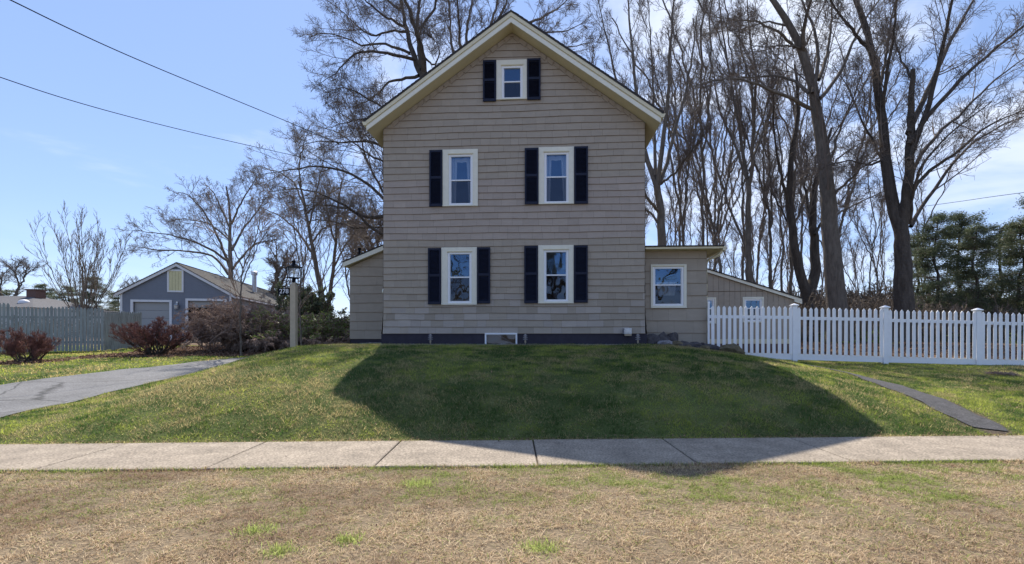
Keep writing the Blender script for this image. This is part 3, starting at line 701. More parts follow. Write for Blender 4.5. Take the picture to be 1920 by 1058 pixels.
x, y = scatter(30000, 5, 22, 13.8, 27, 2); flakes('fallen_leaves', x, y, RG.uniform(.03, .06, len(x)), lit_col(len(x)), 'brown fallen leaves on the ground behind the white fence')
x = RG.uniform(-6, 7, 900); y = SWF(x) - np.abs(RG.normal(0, .05, 900)) + .03
o = flakes('sidewalk_litter', x, y, RG.uniform(.006, .018, 900), lit_col(900), 'dead grass bits along the lawn edge of the sidewalk')
o.location.z = .022

x, y = RG.uniform(-8, 12, 700), RG.uniform(3, 13, 700); k = (zones(x, y) != 3) | ((y < 6.6) & (RG.random(700) < .5)); x, y = x[k], y[k]
flakes('scattered_leaves', x, y, RG.uniform(.008, .022, len(x)), lit_col(len(x)) * 1.3, 'dead leaf scraps scattered over lawn, sidewalk and verge')

def rock(px, py, v, sx, sy, sz, m, label, seed, sink=.3, rz=0.0):
    u, _ = H(px, py, v); x_, y_ = HO + UD * u + VD * v; g = gz(x_, y_)
    r = np.random.default_rng(seed); import bmesh
    bm = bmesh.new(); bmesh.ops.create_icosphere(bm, subdivisions=3, radius=1)
    pl = [nrm(r.normal(size=3)) for _ in range(11)]; dd = r.uniform(.55, .9, 11)
    for vt in bm.verts:
        p = np.array(vt.co)
        for q, d in zip(pl, dd):
            k = p @ q - d
            if k > 0: p = p - q * k * .9
        p = p * (1 + .05 * r.normal())
        vt.co = (p[0] * sx * 1.3, p[1] * sy * 1.2, p[2] * sz * 1.45)
    me = bpy.data.meshes.new('rock'); bm.to_mesh(me); bm.free(); me.materials.append(m)
    o = bpy.data.objects.new('rock', me); C.objects.link(o); o.location = (x_, y_, g + sz * (1 - sink) * .6); o.rotation_euler = (r.uniform(-.15, .15), r.uniform(-.1, .1), rz)
    return tag(o, label, 'rock', 'rocks edging the bed by the right addition')
rock(1226, 634, .15, .34, .2, .17, M['stone'], 'long blackish rock leaning on the addition, nearest the house corner', 1)
rock(1243, 630, .1, .17, .2, .22, M['stone'], 'upright dark craggy rock against the addition wall', 2)
rock(1260, 634, .1, .16, .16, .24, M['stone'], 'pointed black rock at the right end of the upright cluster', 3)
rock(1249, 645, -.12, .2, .16, .10, M['stonel'], 'flat pale grey rock at the end of the gravel strip', 4)
rock(1268, 649, -.15, .15, .13, .09, M['stonem'], 'small brown rounded rock right of the flat pale rock', 5)
rock(1283, 648, -.05, .22, .16, .10, M['stone'], 'dark low rock in front of the addition window corner', 6)
rock(1300, 651, -.1, .20, .15, .10, M['stone'], 'low dark rock in the middle of the rock row', 7)
rock(1318, 652, -.05, .2, .15, .11, M['stone'], 'dark rock below the corner of the addition', 8)
rock(1334, 656, -.15, .2, .15, .10, M['stone'], 'dark rock beside the first white picket', 9)
rock(1322, 660, -.35, .16, .12, .07, M['stonem'], 'small brown rock in front of the dark corner rock', 10)
rock(1345, 662, -.35, .2, .13, .09, M['stone'], 'dark flat rock next to the large mossy end rock', 11)
rock(1374, 666, -.45, .30, .2, .14, M['stonem'], 'large mossy brown rock ending the row below the picket fence', 12, rz=.1)
for i, (px, py) in enumerate(((1256, 650), (1276, 653), (1292, 655), (1310, 657), (1335, 663))):
    rock(px, py, -.3, .09, .08, .05, M['stone'] if i % 2 else M['stonem'], 'small loose stone at the foot of the rock row', 30 + i)

# ------------------------------------------------------------------ white picket fence
fl = lambda X: 13.75 - .065 * X
def fpt(px):        # ground point of the fence line under column px
    k = (px - CX) / F; Y = 13.75 / (1 + .065 * k); return k * Y, Y
posts = [1328.5, 1489, 1659, 1832.5, 2008]
fang = math.atan(-.065)
fx0, fy0 = fpt(1328.5); fence = empty('picket_fence', (fx0, fy0, gz(fx0, fy0)), 'white vinyl picket fence with capped posts running right from the addition', 'fence', rz=fang)
cf = math.cos(fang)
def py_line(px, pts): return float(np.interp(px, [p[0] for p in pts], [p[1] for p in pts]))
BOT = [(1328, 671), (1490, 674.5), (1660, 679.5), (1832, 684), (2008, 689)]
TOPP = [(1328, 573.5), (1484, 575), (1494, 576.5), (1655, 579), (1664, 580.5), (1828, 584), (1836, 585), (2008, 589)]
def floc(px, py): X, Y = fpt(px); return (X - fx0) / cf, EYE + (HY - py) / F * Y - gz(fx0, fy0)
for i, p in enumerate(posts):
    s, zb_ = floc(p, py_line(p, BOT) + 3); zt = floc(p, py_line(p, TOPP) + (-1 if i else -8))[1]
    w = .062 if i else .025; mb = MB(); mb.box(s - w, s + w, -w, w, zb_ - .25, zt); o = mb.build('post', M['fencew'], fence, bevel=.006)
    if i:
        mb = MB()
        mb.lathe([(w * 1.5, 0), (w * 2.05, .02), (w * 2.05, .035), (.01, .085)], (s, 0, zt), 4, rot=math.pi / 4); mb.build('post_cap', M['fencew'], o)
for i in range(4):
    p0, p1 = posts[i], posts[i + 1]; mb = MB(); n = 15
    a0, _ = floc(p0, 600); a1, _ = floc(p1, 600); w0 = .062 if i else .025
    def zz(off, px): return floc(px, off)[1]
    bL, bR = py_line(p0 + 2, BOT), py_line(p1 - 2, BOT); tL, tR = py_line(p0 + 6, TOPP), py_line(p1 - 6, TOPP)
    for (yl, yr, h, th) in ((bL - 11, bR - 11, .165, .022), (tL + 17.5, tR + 17.5, .085, .026)):
        zl, zr = zz(yl, p0), zz(yr, p1)
        s0, s1 = a0 + w0, a1 - .062
        mb.hexa([(s0, -th, zl - h), (s1, -th, zr - h), (s1, th, zr - h), (s0, th, zl - h), (s0, -th, zl), (s1, -th, zr), (s1, th, zr), (s0, th, zl)])
    for k in range(n):
        t = (k + .72) / (n + .44); s = a0 + (a1 - a0) * t; px = p0 + (p1 - p0) * t
        zt = zz(tL + (tR - tL) * t, px); zb_ = zz(bL - 11 + (bR - bL) * t, px); w = .042; ti = random.uniform(-.008, .008); zt += random.uniform(-.007, .007)
        mb.prism([(s - w, zb_), (s + w, zb_), (s + w + ti, zt - .055), (s + ti, zt), (s - w + ti, zt - .055)], -.047, -.0265)
    mb.build('picket_panel', M['fencew'], fence, bevel=.003)

# ------------------------------------------------------------------ weathered fence at the left
of = empty('stockade_fence', (-19.4, 18.2, gz(-19.4, 18.2)), 'weathered grey-green wooden stockade fence behind the reddish shrubs', 'fence')
pts = [(-24, 15.2), (-19.6, 18.0), (-17.0, 20.0), (-16.9, 21.9)]
for i in range(3):
    (x0, y0), (x1, y1) = pts[i], pts[i + 1]; Ln = math.hypot(x1 - x0, y1 - y0); n = int(Ln / .108); mb = MB()
    ux, uy = (x1 - x0) / Ln, (y1 - y0) / Ln; nx_, ny_ = uy, -ux
    hh = 1.79 if i < 2 else 1.62
    for k in range(n):
        s = (k + .5) * Ln / n; w = .047; cx, cy = x0 + ux * s - of.location.x, y0 + uy * s - of.location.y
        g = gz(x0 + ux * s, y0 + uy * s) - of.location.z + .02 + random.uniform(-.015, .02); h = hh + random.uniform(-.02, .02) + (.12 if (i == 1 and k < 5) else 0)
        prof = [(-w, 0), (w, 0), (w, h - .10), (w * .65, h - .04), (0, h), (-w * .65, h - .04), (-w, h - .10)]
        P = [[(cx + ux * q + nx_ * d, cy + uy * q + ny_ * d, g + z) for q, z in prof] for d in (.012, -.008)]
        m_ = len(prof); b_ = len(mb.v); mb.v += P[0] + P[1]; mb.f.append(tuple(b_ + j for j in range(m_))); mb.f.append(tuple(b_ + m_ + j for j in reversed(range(m_)))); mb.m += [0, 0]; mb.c += [None] * 2
        for j in range(m_): jj = (j + 1) % m_; mb.f.append((b_ + j, b_ + m_ + j, b_ + m_ + jj, b_ + jj)); mb.m.append(0); mb.c.append(None)
    for hz in (.35, 1.35):
        q = []
        for (xx, yy2) in ((x0, y0), (x1, y1)): q.append((xx - of.location.x, yy2 - of.location.y, gz(xx, yy2) - of.location.z + hz))
        mb.hexa([(q[0][0] - nx_ * .05, q[0][1] - ny_ * .05, q[0][2]), (q[1][0] - nx_ * .05, q[1][1] - ny_ * .05, q[1][2]), (q[1][0] - nx_ * .01, q[1][1] - ny_ * .01, q[1][2]), (q[0][0] - nx_ * .01, q[0][1] - ny_ * .01, q[0][2]),
                 (q[0][0] - nx_ * .05, q[0][1] - ny_ * .05, q[0][2] + .08), (q[1][0] - nx_ * .05, q[1][1] - ny_ * .05, q[1][2] + .08), (q[1][0] - nx_ * .01, q[1][1] - ny_ * .01, q[1][2] + .08), (q[0][0] - nx_ * .01, q[0][1] - ny_ * .01, q[0][2] + .08)])
    mb.build('fence_panel', M['oldfence'], of)

# ------------------------------------------------------------------ garage next door
GX0, GY0 = W(329.5, 600, 30)[0], 30.0; gA_ = math.atan(-.199); GZg = 1.36
gar = empty('garage', (GX0, GY0, GZg), 'blue-grey gabled garage with white trim and yellow loft door', 'garage', rz=-gA_ * 1.0)
gu = np.array([math.cos(-gA_), math.sin(-gA_)]); gv = np.array([-math.sin(-gA_), math.cos(-gA_)]); gO = np.array([GX0, GY0])
def G(px, py, v=0.0):
    d = np.array([(px - CX) / F, 1.0]); t = (v + gO @ gv) / (d @ gv); return float(t * (d @ gu) - gO @ gu), EYE - GZg + t * (HY - py) / F
eL, eR, ap = G(226, 552), G(434, 550), G(333, 497); hw = (eR[0] - eL[0]) / 2; uc = (eR[0] + eL[0]) / 2; gs = (ap[1] - (eL[1] + eR[1]) / 2) / hw; ez = (eL[1] + eR[1]) / 2; az = ap[1]
def rG(x0, y0, x1, y1, v=0.0): a, b = G(x0, y1, v), G(x1, y0, v); return a[0], b[0], a[1], b[1]
d1, d2 = rG(250, 567, 318, 640), rG(353, 565, 421, 640); d1 = (d1[0], d1[1], -.2, d1[3]); d2 = (d2[0], d2[1], -.2, d2[3]); ld = rG(317.5, 509, 341.5, 545)
mb = MB(); w = -.2
while w < az:
    e = .115; hw_here = min(hw, (az - w) / gs) if w > ez else hw
    spans = [(uc - hw, uc + hw)]
    for (p, q, r, s) in (d1, d2):
        if w < s: spans = [t for (a, b) in spans for t in ((a, min(b, p)), (max(a, q), b)) if t[1] - t[0] > .02]
    for (a, b) in spans:
        po = clip(clip([(a, w), (b, w), (b, w + e), (a, w + e)], gs, 1, az + gs * uc), -gs, 1, az - gs * uc)
        if len(po) < 3: continue
        mb.poly([(p, -.004 - .018 * max(0, 1 - (z - w) / e), z) for p, z in po])
        lo = [p for p, z in po if abs(z - w) < 1e-6]
        if len(lo) >= 2: mb.poly([(min(lo), 0, w), (max(lo), 0, w), (max(lo), -.022, w), (min(lo), -.022, w)])
    w += e
mb.build('front_wall', M['gblue'], gar)
mb = MB(); mb.box(uc + hw - .03, uc + hw, .0, 21, -.3, ez); mb.box(uc - hw, uc - hw + .03, .0, 21, -.3, ez); mb.build('side_wall', M['gblue'], gar)
mb = MB()
for s in (-1, 1):
    for t0, t1, v_a, v_b, mi in ((-.2, -.02, -.16, -.12, 0),):
        p = [(uc, az + t0 + .1), (uc + s * (hw + .3), az - gs * (hw + .3) + t0 + .1), (uc + s * (hw + .3), az - gs * (hw + .3) + t1 + .1), (uc, az + t1 + .1)]
        mb.prism(p if s < 0 else p[::-1], v_a, v_b)
mb.box(uc + hw + .28, uc + hw + .31, -.12, 21.2, ez - .22, ez - .08)
for sx in (-1, 1): mb.box(uc + sx * (hw - .05) - .06, uc + sx * (hw - .05) + .06, -.035, .0, -.3, ez)
mb.build('trim', M['gwhite'], gar)
mb = MB()
for s in (-1, 1):
    k = 0; U = hw + .33
    p = [(uc, az + .081), (uc + s * U, az - gs * U + .081), (uc + s * U, az - gs * U + .12), (uc, az + .12)]; mb.prism(p if s < 0 else p[::-1], -.2, 21.3)
    while k * .14 < U:
        u_ = U + .01 - k * .14; p = [(uc + s * u_, az - gs * u_ + .121), (uc + s * u_, az - gs * u_ + .142), (uc + s * (u_ - .14), az - gs * (u_ - .14) + .123)]
        mb.prism(p if s > 0 else p[::-1], -.2, 21.3); k += 1
mb.build('roof', M['groof'], gar)
for i, dd_ in enumerate((d1, d2)):
    mb = MB(); f = .14
    mb.box(dd_[0] - f, dd_[0], -.05, .05, -.3, dd_[3]); mb.box(dd_[1], dd_[1] + f, -.05, .05, -.3, dd_[3]); mb.box(dd_[0] - f, dd_[1] + f, -.055, .05, dd_[3] + .001, dd_[3] + f)
    o = mb.build('door_frame', M['gwhite'], gar)
    mb = MB(); lo = -.2 if i == 0 else dd_[3] - .42; z = dd_[3] - .02
    while z > lo:
        z2 = max(z - .5, lo); mb.box(dd_[0], dd_[1], .12, .16, z2 + .012, z); mb.box(dd_[0] + .1, dd_[1] - .1, .11, .119, z2 + .1, z - .08); z = z2
    mb.build('overhead_door', M['gdoor'], o)
mb = MB(); mb.box(uc - hw + .05, uc + hw - .05, 4.5, 4.6, -.3, ez); mb.build('interior_wall', M['dark'], gar)
mb = MB(); f = .1; mb.box(ld[0] - f, ld[0], -.06, 0, ld[2] - f, ld[3] + f); mb.box(ld[1], ld[1] + f, -.06, 0, ld[2] - f, ld[3] + f); mb.box(ld[0], ld[1], -.06, 0, ld[3], ld[3] + f); mb.box(ld[0], ld[1], -.06, 0, ld[2] - f, ld[2])
o = mb.build('loft_door_frame', M['gwhite'], gar)
mb = MB(); n = 4
for i in range(n): mb.box(ld[0] + (ld[1] - ld[0]) * i / n + .006, ld[0] + (ld[1] - ld[0]) * (i + 1) / n - .006, -.045, -.001, ld[2], ld[3])
mb.build('loft_door', M['gyell'], o)
wl = G(333, 575); mb = MB(); mb.lathe([(.03, -.2), (.11, -.14), (.13, .05), (.15, .08), (.03, .2)], (wl[0], -.17, wl[1]), 8); mb.box(wl[0] - .05, wl[0] + .05, -.1, -.022, wl[1] - .12, wl[1] + .3); mb.build('wall_lantern', M['galv'], gar)
pvx = G(477, 520, 8.0); px_, pz_ = pvx; mb = MB(); mb.lathe([(.16, -1.0), (.16, .35), (.24, .38), (.24, .62), (.16, .66)], (px_, 8.0, pz_ - .2), 14); mb.build('flue_pipe', M['galv'], gar, smooth=False)

# low grey-roofed house at the far left
hx, hy = W(30, 600, 46)[0], 46; hb = empty('neighbour_house', (hx, hy, 1.36), 'low far house whose grey roof and chimney show above the stockade fence', 'house')
mb = MB(); rz_ = (HY - 553) / F * 46 + .05; ez_ = (HY - 580) / F * 46
mb.hexa([(-9, -4, ez_), (5.6, -4, ez_), (5.6, 6, ez_), (-9, 6, ez_), (-9, 0.4, rz_), (1.2, .4, rz_ - .1), (1.2, 1.2, rz_ - .1), (-9, 1.2, rz_)]); mb.build('roof', M['groof2'], hb)
mb = MB(); mb.box(-8.8, 5.3, -3.6, 5.6, -.3, ez_ - .01); mb.build('wall', M['gwhite'], hb)
cx_ = W(60, 550, 46)[0] - hx; mb = MB(); mb.box(cx_ - .55, cx_ + .35, 0, 1, rz_ - .8, rz_ + .45); mb.box(cx_ - .62, cx_ + .42, -.07, 1.07, rz_ + .451, rz_ + .56); mb.build('chimney', M['brick'], hb)
cx_ = W(28, 560, 43)[0] - hx; mb = MB(); mb.lathe([(.4, -.3), (.4, 0), (.36, .1), (.22, .2), (.03, .25)], (cx_, -2.2, rz_ - .85), 16); mb.build('roof_vent', M['gwhite'], hb, smooth=True)

# ------------------------------------------------------------------ lamp post with the number sign
lx, ly = W(551, 600, 12.8)[0], 12.8; lz = gz(lx, ly)
lamp = empty('lamp_post', (lx, ly, lz), 'tan wooden post with a black glass lantern at the lawn edge', 'lamp post')
def lz_(py): return EYE + (HY - py) / F * ly - lz
zt = lz_(532); w = .073
mb = MB(); mb.box(-w, w, -w, w, -.3, zt - .06); mb.hexa([(-w, -w, zt - .0598), (w, -w, zt - .0598), (w, w, zt - .0598), (-w, w, zt - .0598)] + [(-w * .55, -w * .55, zt + .03), (w * .55, -w * .55, zt + .03), (w * .55, w * .55, zt + .03), (-w * .55, w * .55, zt + .03)])
mb.build('post', M['post'], lamp, bevel=.008)
z0 = lz_(522); z1 = lz_(502)
lan = MB(); lan.lathe([(.045, -.14), (.045, -.02), (.075, -.01), (.075, 0)], (0, 0, z0), 14)
hw0, hw1 = .125, .165
R45 = math.radians(35); cr, sr = math.cos(R45), math.sin(R45)
def rt_(x, y): return x * cr - y * sr, x * sr + y * cr
def sq(h, z): return [(*rt_(-h, -h), z), (*rt_(h, -h), z), (*rt_(h, h), z), (*rt_(-h, h), z)]
lan.hexa(sq(hw0 + .01, z0) + sq(hw0 + .01, z0 + .018))
for i in range(4):
    a = sq(hw0, z0 + .018)[i]; b = sq(hw1, z1)[i]; lan.tube([a, b], .009, 6)
lan.hexa(sq(hw1 + .015, z1) + sq(hw1 + .005, z1 + .014)); lan.hexa(sq(hw1 - .005, z1 + .0145) + sq(.045, z1 + .09))
lan.lathe([(.045, 0), (.05, .03), (.03, .05), (.042, .06), (.055, .065), (.05, .085), (.015, .1), (.012, .125)], (0, 0, z1 + .09), 14)
lo = lan.build('lantern', M['black'], lamp)
mb = MB(); s0, s1_ = sq(hw0, z0 + .02), sq(hw1, z1 - .002)
for i in range(4): mb.poly([s0[i], s0[(i + 1) % 4], s1_[(i + 1) % 4], s1_[i]])
mb.build('glass', M['lampglass'], lo)
mb = MB(); mb.lathe([(.02, 0), (.02, .09)], (0, 0, z0 + .02), 10); mb.lathe([(.015, .09), (.035, .13), (.035, .17), (.01, .21)], (0, 0, z0 + .02), 12); mb.build('bulb', M['cream_w'], lo, smooth=True)
# sign
sx0, sx1 = W(521.5, 0, ly)[0] - lx, W(544.6, 0, ly)[0] - lx; sz0, sz1 = lz_(553), lz_(540.5)
mb = MB(); mb.box(sx0, sx1, -.012, .012, sz0, sz1); sg = mb.build('number_sign', M['black'], lamp, bevel=.003)
mb = MB(); mb.tube([(sx0 + .01, 0, sz1 + .05), (-w, 0, sz1 + .05)], .007, 6); mb.tube([(sx0 + .03, 0, sz1 - .005), (sx0 + .03, 0, sz1 + .05)], .004, 5); mb.tube([(sx1 - .03, 0, sz1 - .005), (sx1 - .03, 0, sz1 + .05)], .004, 5); mb.build('bracket', M['black'], lamp)
fc = bpy.data.curves.new('sign_number', 'FONT'); fc.body = '278'; fc.size = .165; fc.align_x = 'CENTER'; fc.align_y = 'CENTER'; fc.extrude = .003; fc.offset = .0016; fc.materials.append(M['gwhite']); fc.space_character = 1.0
fo = bpy.data.objects.new('sign_number', fc); C.objects.link(fo); fo.parent = sg; fo.location = ((sx0 + sx1) / 2, -.0165, (sz0 + sz1) / 2); fo.rotation_euler = (math.pi / 2, 0, 0)
bpy.context.view_layer.update(); me_ = bpy.data.meshes.new_from_object(fo.evaluated_get(bpy.context.evaluated_depsgraph_get())); fn_ = bpy.data.objects.new('sign_digits', me_); C.objects.link(fn_); fn_.parent = sg; fn_.location = fo.location; fn_.rotation_euler = fo.rotation_euler; bpy.data.objects.remove(fo)

# ------------------------------------------------------------------ cables
def cable(px, Y0, Y1, r, label):
    n = len(px); P = [W(x_, y_, Y0 + (Y1 - Y0) * i / (n - 1)) for i, (x_, y_) in enumerate(px)]
    o = P[0]; mb = MB()
    # resample smoothly
    P = np.array(P); t = np.linspace(0, n - 1, n * 6); Q_ = np.stack([np.interp(t, np.arange(n), P[:, k]) for k in range(3)], 1)
    for _ in range(10): Q_[1:-1] = (Q_[:-2] + 2 * Q_[1:-1] + Q_[2:]) / 4
    mb.tube(Q_ - P[0], r, 6); ob = mb.build('utility_cable', M['wire'], smooth=True); ob.location = P[0]; tag(ob, label, 'cable')
cable([(-60, -37), (20, 0), (100, 40), (200, 87), (300, 130), (400, 171), (500, 212), (560, 237), (625, 266), (700, 296), (790, 325)], 9, 27, .014, 'upper black utility cable sloping down toward the back of the house')
cable([(-60, 124), (0, 145), (100, 179), (200, 208), (300, 234), (400, 258), (480, 276), (560, 294), (640, 308), (720, 318), (800, 325)], 11, 28, .012, 'lower black utility cable crossing the left sky')
cable([(1740, 386), (1800, 378), (1860, 369), (1920, 361), (2000, 352)], 44, 30, .02, 'thin cable in the sky above the evergreens')

# ------------------------------------------------------------------ trees
def grow(P, R, n, t0, t1, ang, Lf, K, up, wob, rend, r, Lmin=.3, rf=.6, rcap=9., dirbias=None, amin=.5):
    N, Kp, _ = P.shape
    t = (t0 + (t1 - t0) * (np.arange(n)[None] + r.random((N, n))) / n) * (Kp - 1)
    i = np.clip(t.astype(int), 0, Kp - 2); f = (t - i)[..., None]; a = np.arange(N)[:, None]
    p = P[a, i] * (1 - f) + P[a, i + 1] * f; T = nrm(P[a, i + 1] - P[a, i]); rr = R[a, i] * (1 - f[..., 0]) + R[a, i + 1] * f[..., 0]
    L = np.linalg.norm(np.diff(P, axis=1), axis=2).sum(1)[:, None] * Lf * (1.1 - .75 * t / (Kp - 1)) * r.uniform(.55, 1.25, (N, n))
    L = np.maximum(L, Lmin)
    p = p.reshape(-1, 3); T = T.reshape(-1, 3); rr = rr.ravel(); L = L.ravel(); m = len(p)
    az = r.random(m) * 2 * math.pi; ref = np.where(np.abs(T[:, 2:3]) > .9, [[1., 0, 0]], [[0, 0, 1.]]); A = nrm(np.cross(T, ref)); B = np.cross(T, A)
    an = ang * r.uniform(amin, 1.35, m)[:, None]
    D = np.cos(an) * T + np.sin(an) * (np.cos(az)[:, None] * A + np.sin(az)[:, None] * B)
    if dirbias is not None: D = nrm(D + np.array(dirbias))
    out = np.empty((m, K, 3)); out[:, 0] = p; st = (L / (K - 1))[:, None]
    for k in range(1, K):
        D = nrm(D + np.array([0, 0, up / (K - 1)]) + wob * r.normal(size=(m, 3)) / math.sqrt(K))
        out[:, k] = out[:, k - 1] + D * st
    r0 = np.minimum(rr * rf, .0075 * L + .003)[:, None]; q = np.linspace(0, 1, K)[None]
    return out, np.maximum(r0 * (1 - q) + rend * q, rend)
def resample(P, K, r, wob=0):
    P = np.array(P, float); s = np.concatenate([[0], np.cumsum(np.linalg.norm(np.diff(P, axis=0), axis=1))]); t = np.linspace(0, s[-1], K)
    Q_ = np.stack([np.interp(t, s, P[:, k]) for k in range(3)], 1)
    for _ in range(2): Q_[1:-1] = (Q_[:-2] + 2 * Q_[1:-1] + Q_[2:]) / 4
    if wob: Q_[1:] += r.normal(size=(K - 1, 3)) * wob
    return Q_
def stems(limbs, r, K=16, wob=.05, flare=0):
    """limbs: list of (points, r0, r1)"""
    P = np.stack([resample(l[0], K, r, wob) for l in limbs]); q = np.linspace(0, 1, K)[None]
    R = np.stack([np.full(K, l[1]) for l in limbs]) * (1 - q) + np.stack([np.full(K, l[2]) for l in limbs]) * q
    R[0] *= .88
    if flare: R[0, 0] *= 1 + flare; R[0, 1] *= 1 + flare * .2
    return P, R
def bare_tree(limbs, seed, n=(14, 9, 6), ang=(.75, .8, .8), Lf=(.42, .5, .5), up=(.5, .3, .2), wob=(.2, .26, .3), rend=.008, t0=.22, bark='bark', twig='twig', name='bare_tree', rf=.5, flare=.3, trunk_wob=.025, bias=None, sides=9, tonly=None):
    """returns trunk and crown meshes (local to the first point of the first limb)"""
    r = np.random.default_rng(seed); P, R = stems(limbs, r, 18, trunk_wob, flare)
    trunk = tubes(P, R, sides); src = (P, R)
    if tonly is not None: src = (P[tonly:], R[tonly:])
    parts = []; cur = src; K = (9, 6, 5)
    for k in range(3):
        cur = grow(cur[0], cur[1], n[k], t0 if k == 0 else .2, 1.0, ang[k], Lf[k], K[k], up[k], wob[k], rend * (1.5, 1.2, 1)[k], r, (.8, .4, .25)[k], rf if k == 0 else .55, dirbias=bias if k == 0 else None)
        parts.append(tubes(cur[0], cur[1], (5, 4, 3)[k]))
    return trunk, merge(parts)
def put_tree(trunk, crown, loc, label, cat='tree', group=None, bark='bark', twig='twig', name='bare_tree'):
    root = empty(name, loc, label, cat, group)
    np_obj('trunk', trunk[0], [trunk[1]], M[bark], root, smooth=True)
    np_obj('crown', crown[0], [crown[1]], M[twig], root, smooth=True)
    return root
def traced(px_limbs, Y, dys, base_px):
    """limbs given by where they appear, each running off to its own depth behind or before the trunk"""
    bx, by, bz = GX(base_px, Y); out = []
    for (pts, w0, w1), dy in zip(px_limbs, dys):
        n = len(pts); q = []
        for i, (x_, y_) in enumerate(pts):
            Yd = Y + dy[0] + (dy[1] - dy[0]) * i / (n - 1); p = W(x_, y_, Yd); q.append((p[0] - bx, p[1] - by, p[2] - bz))
        kk = 1.0 if not out else .8
        out.append((q, w0 * kk / 2 * Y / F, w1 * kk * .7 / 2 * Y / F))
    return out, (bx, by, bz)

# the big forked maple behind the right end of the fence
L7 = [([(1697, 640), (1695, 573), (1693, 482), (1688, 420)], 42, 36), ([(1688, 430), (1670, 388), (1661, 317), (1659, 255), (1645, 159), (1634, 91), (1617, 34), (1590, -40), (1570, -120)], 27, 8),
      ([(1690, 425), (1700, 380), (1703, 330), (1707, 255), (1708, 190), (1712, 130)], 25, 13),
      ([(1705, 300), (1741, 200), (1765, 100), (1785, 0), (1800, -90)], 13, 4), ([(1703, 250), (1730, 190), (1775, 90), (1830, -10), (1860, -70)], 13, 3), ([(1706, 270), (1740, 215), (1790, 160), (1850, 105), (1930, 40), (1990, 0)], 11, 3),
      ([(1705, 330), (1745, 260), (1800, 215), (1870, 145), (1950, 90)], 9, 2.5), ([(1702, 370), (1740, 320), (1790, 290), (1850, 235), (1935, 200)], 9, 2.5),
      ([(1708, 425), (1722, 395), (1755, 350), (1790, 300), (1830, 262), (1890, 228), (1960, 205)], 9, 2.5), ([(1705, 420), (1712, 370), (1722, 320), (1760, 270), (1800, 235), (1860, 190)], 8, 2.5),
      ([(1662, 320), (1640, 270), (1615, 225), (1590, 160), (1560, 120)], 7, 2), ([(1659, 250), (1655, 180), (1672, 100), (1680, 0), (1685, -60)], 10, 4), ([(1648, 170), (1662, 110), (1670, 40), (1690, -40)], 8, 3),
      ([(1634, 100), (1600, 60), (1560, 10), (1540, -40)], 9, 3), ([(1660, 300), (1630, 310), (1590, 300), (1550, 312)], 6, 2), ([(1712, 150), (1690, 110), (1670, 60)], 6, 2)]
dy7 = [(0, 0), (0, 1.5), (0, -1), (-.6, -2.5), (-.7, 2), (-.7, -3), (-.5, 2.5), (-.3, -1.5), (0, 2), (0, -2.5), (.7, 3), (.9, -1.5), (1.1, 3), (1.2, 0), (.8, -1), (-.9, 1)]
lm, base = traced(L7, 21, dy7, 1697)
tk, cr_ = bare_tree(lm, 11, (13, 9, 6), (.6, .8, .85), (.36, .5, .5), (.45, .3, .2), (.15, .2, .24), .0055, .2, tonly=1, flare=.35, trunk_wob=.018)
put_tree(tk, cr_, base, 'big dark forked bare tree with limbs sweeping right, behind the fence', bark='barkd')
# the tall leaning tree left of it
L6 = [([(1574, 640), (1571, 573), (1561, 510), (1557, 431), (1548, 317), (1537, 238), (1526, 170), (1514, 113), (1497, 75), (1470, 25), (1430, -20), (1400, -70)], 42, 9),
      ([(1520, 204), (1490, 188), (1463, 176), (1425, 160), (1395, 148), (1344, 147), (1290, 165)], 9, 2), ([(1516, 175), (1490, 152), (1458, 140), (1410, 146), (1350, 147)], 8, 2), ([(1524, 175), (1535, 120), (1530, 60), (1510, 20), (1490, -30)], 10, 4),
      ([(1535, 150), (1550, 110), (1560, 40), (1560, -30)], 9, 3), ([(1538, 185), (1575, 140), (1608, 60), (1640, 10), (1680, -40)], 9, 3), ([(1490, 90), (1460, 60), (1420, 40), (1380, 38), (1340, 30)], 7, 2),
      ([(1510, 105), (1505, 60), (1520, 0), (1530, -50)], 11, 4), ([(1556, 372), (1590, 340), (1620, 310), (1650, 297)], 7, 3), ([(1556, 410), (1580, 395), (1620, 375), (1660, 358)], 5, 2), ([(1551, 320), (1580, 290), (1610, 270), (1640, 262)], 5, 2),
      ([(1483, 50), (1440, 40), (1390, 55), (1340, 60)], 5, 2), ([(1553, 320), (1572, 250), (1600, 180), (1620, 130)], 7, 2), ([(1506, 90), (1470, 84), (1430, 90), (1390, 80)], 5, 1.5)]
dy6 = [(0, 0), (-.4, -3), (-.4, 2), (-.4, 1), (0, 2), (-.4, 2), (0, -2), (0, -2), (0, -1.5), (0, 2), (0, 1), (0, 1.5), (0, -2), (0, -3)]
lm, base = traced(L6, 23, dy6, 1574)
tk, cr_ = bare_tree(lm, 12, (13, 9, 6), (.7, .85, .9), (.34, .5, .5), (.4, .2, .2), (.17, .2, .24), .006, .28, flare=.3, trunk_wob=.02)
put_tree(tk, cr_, base, 'tall leaning bare tree with a knotted trunk right of the lean-to', bark='bark')
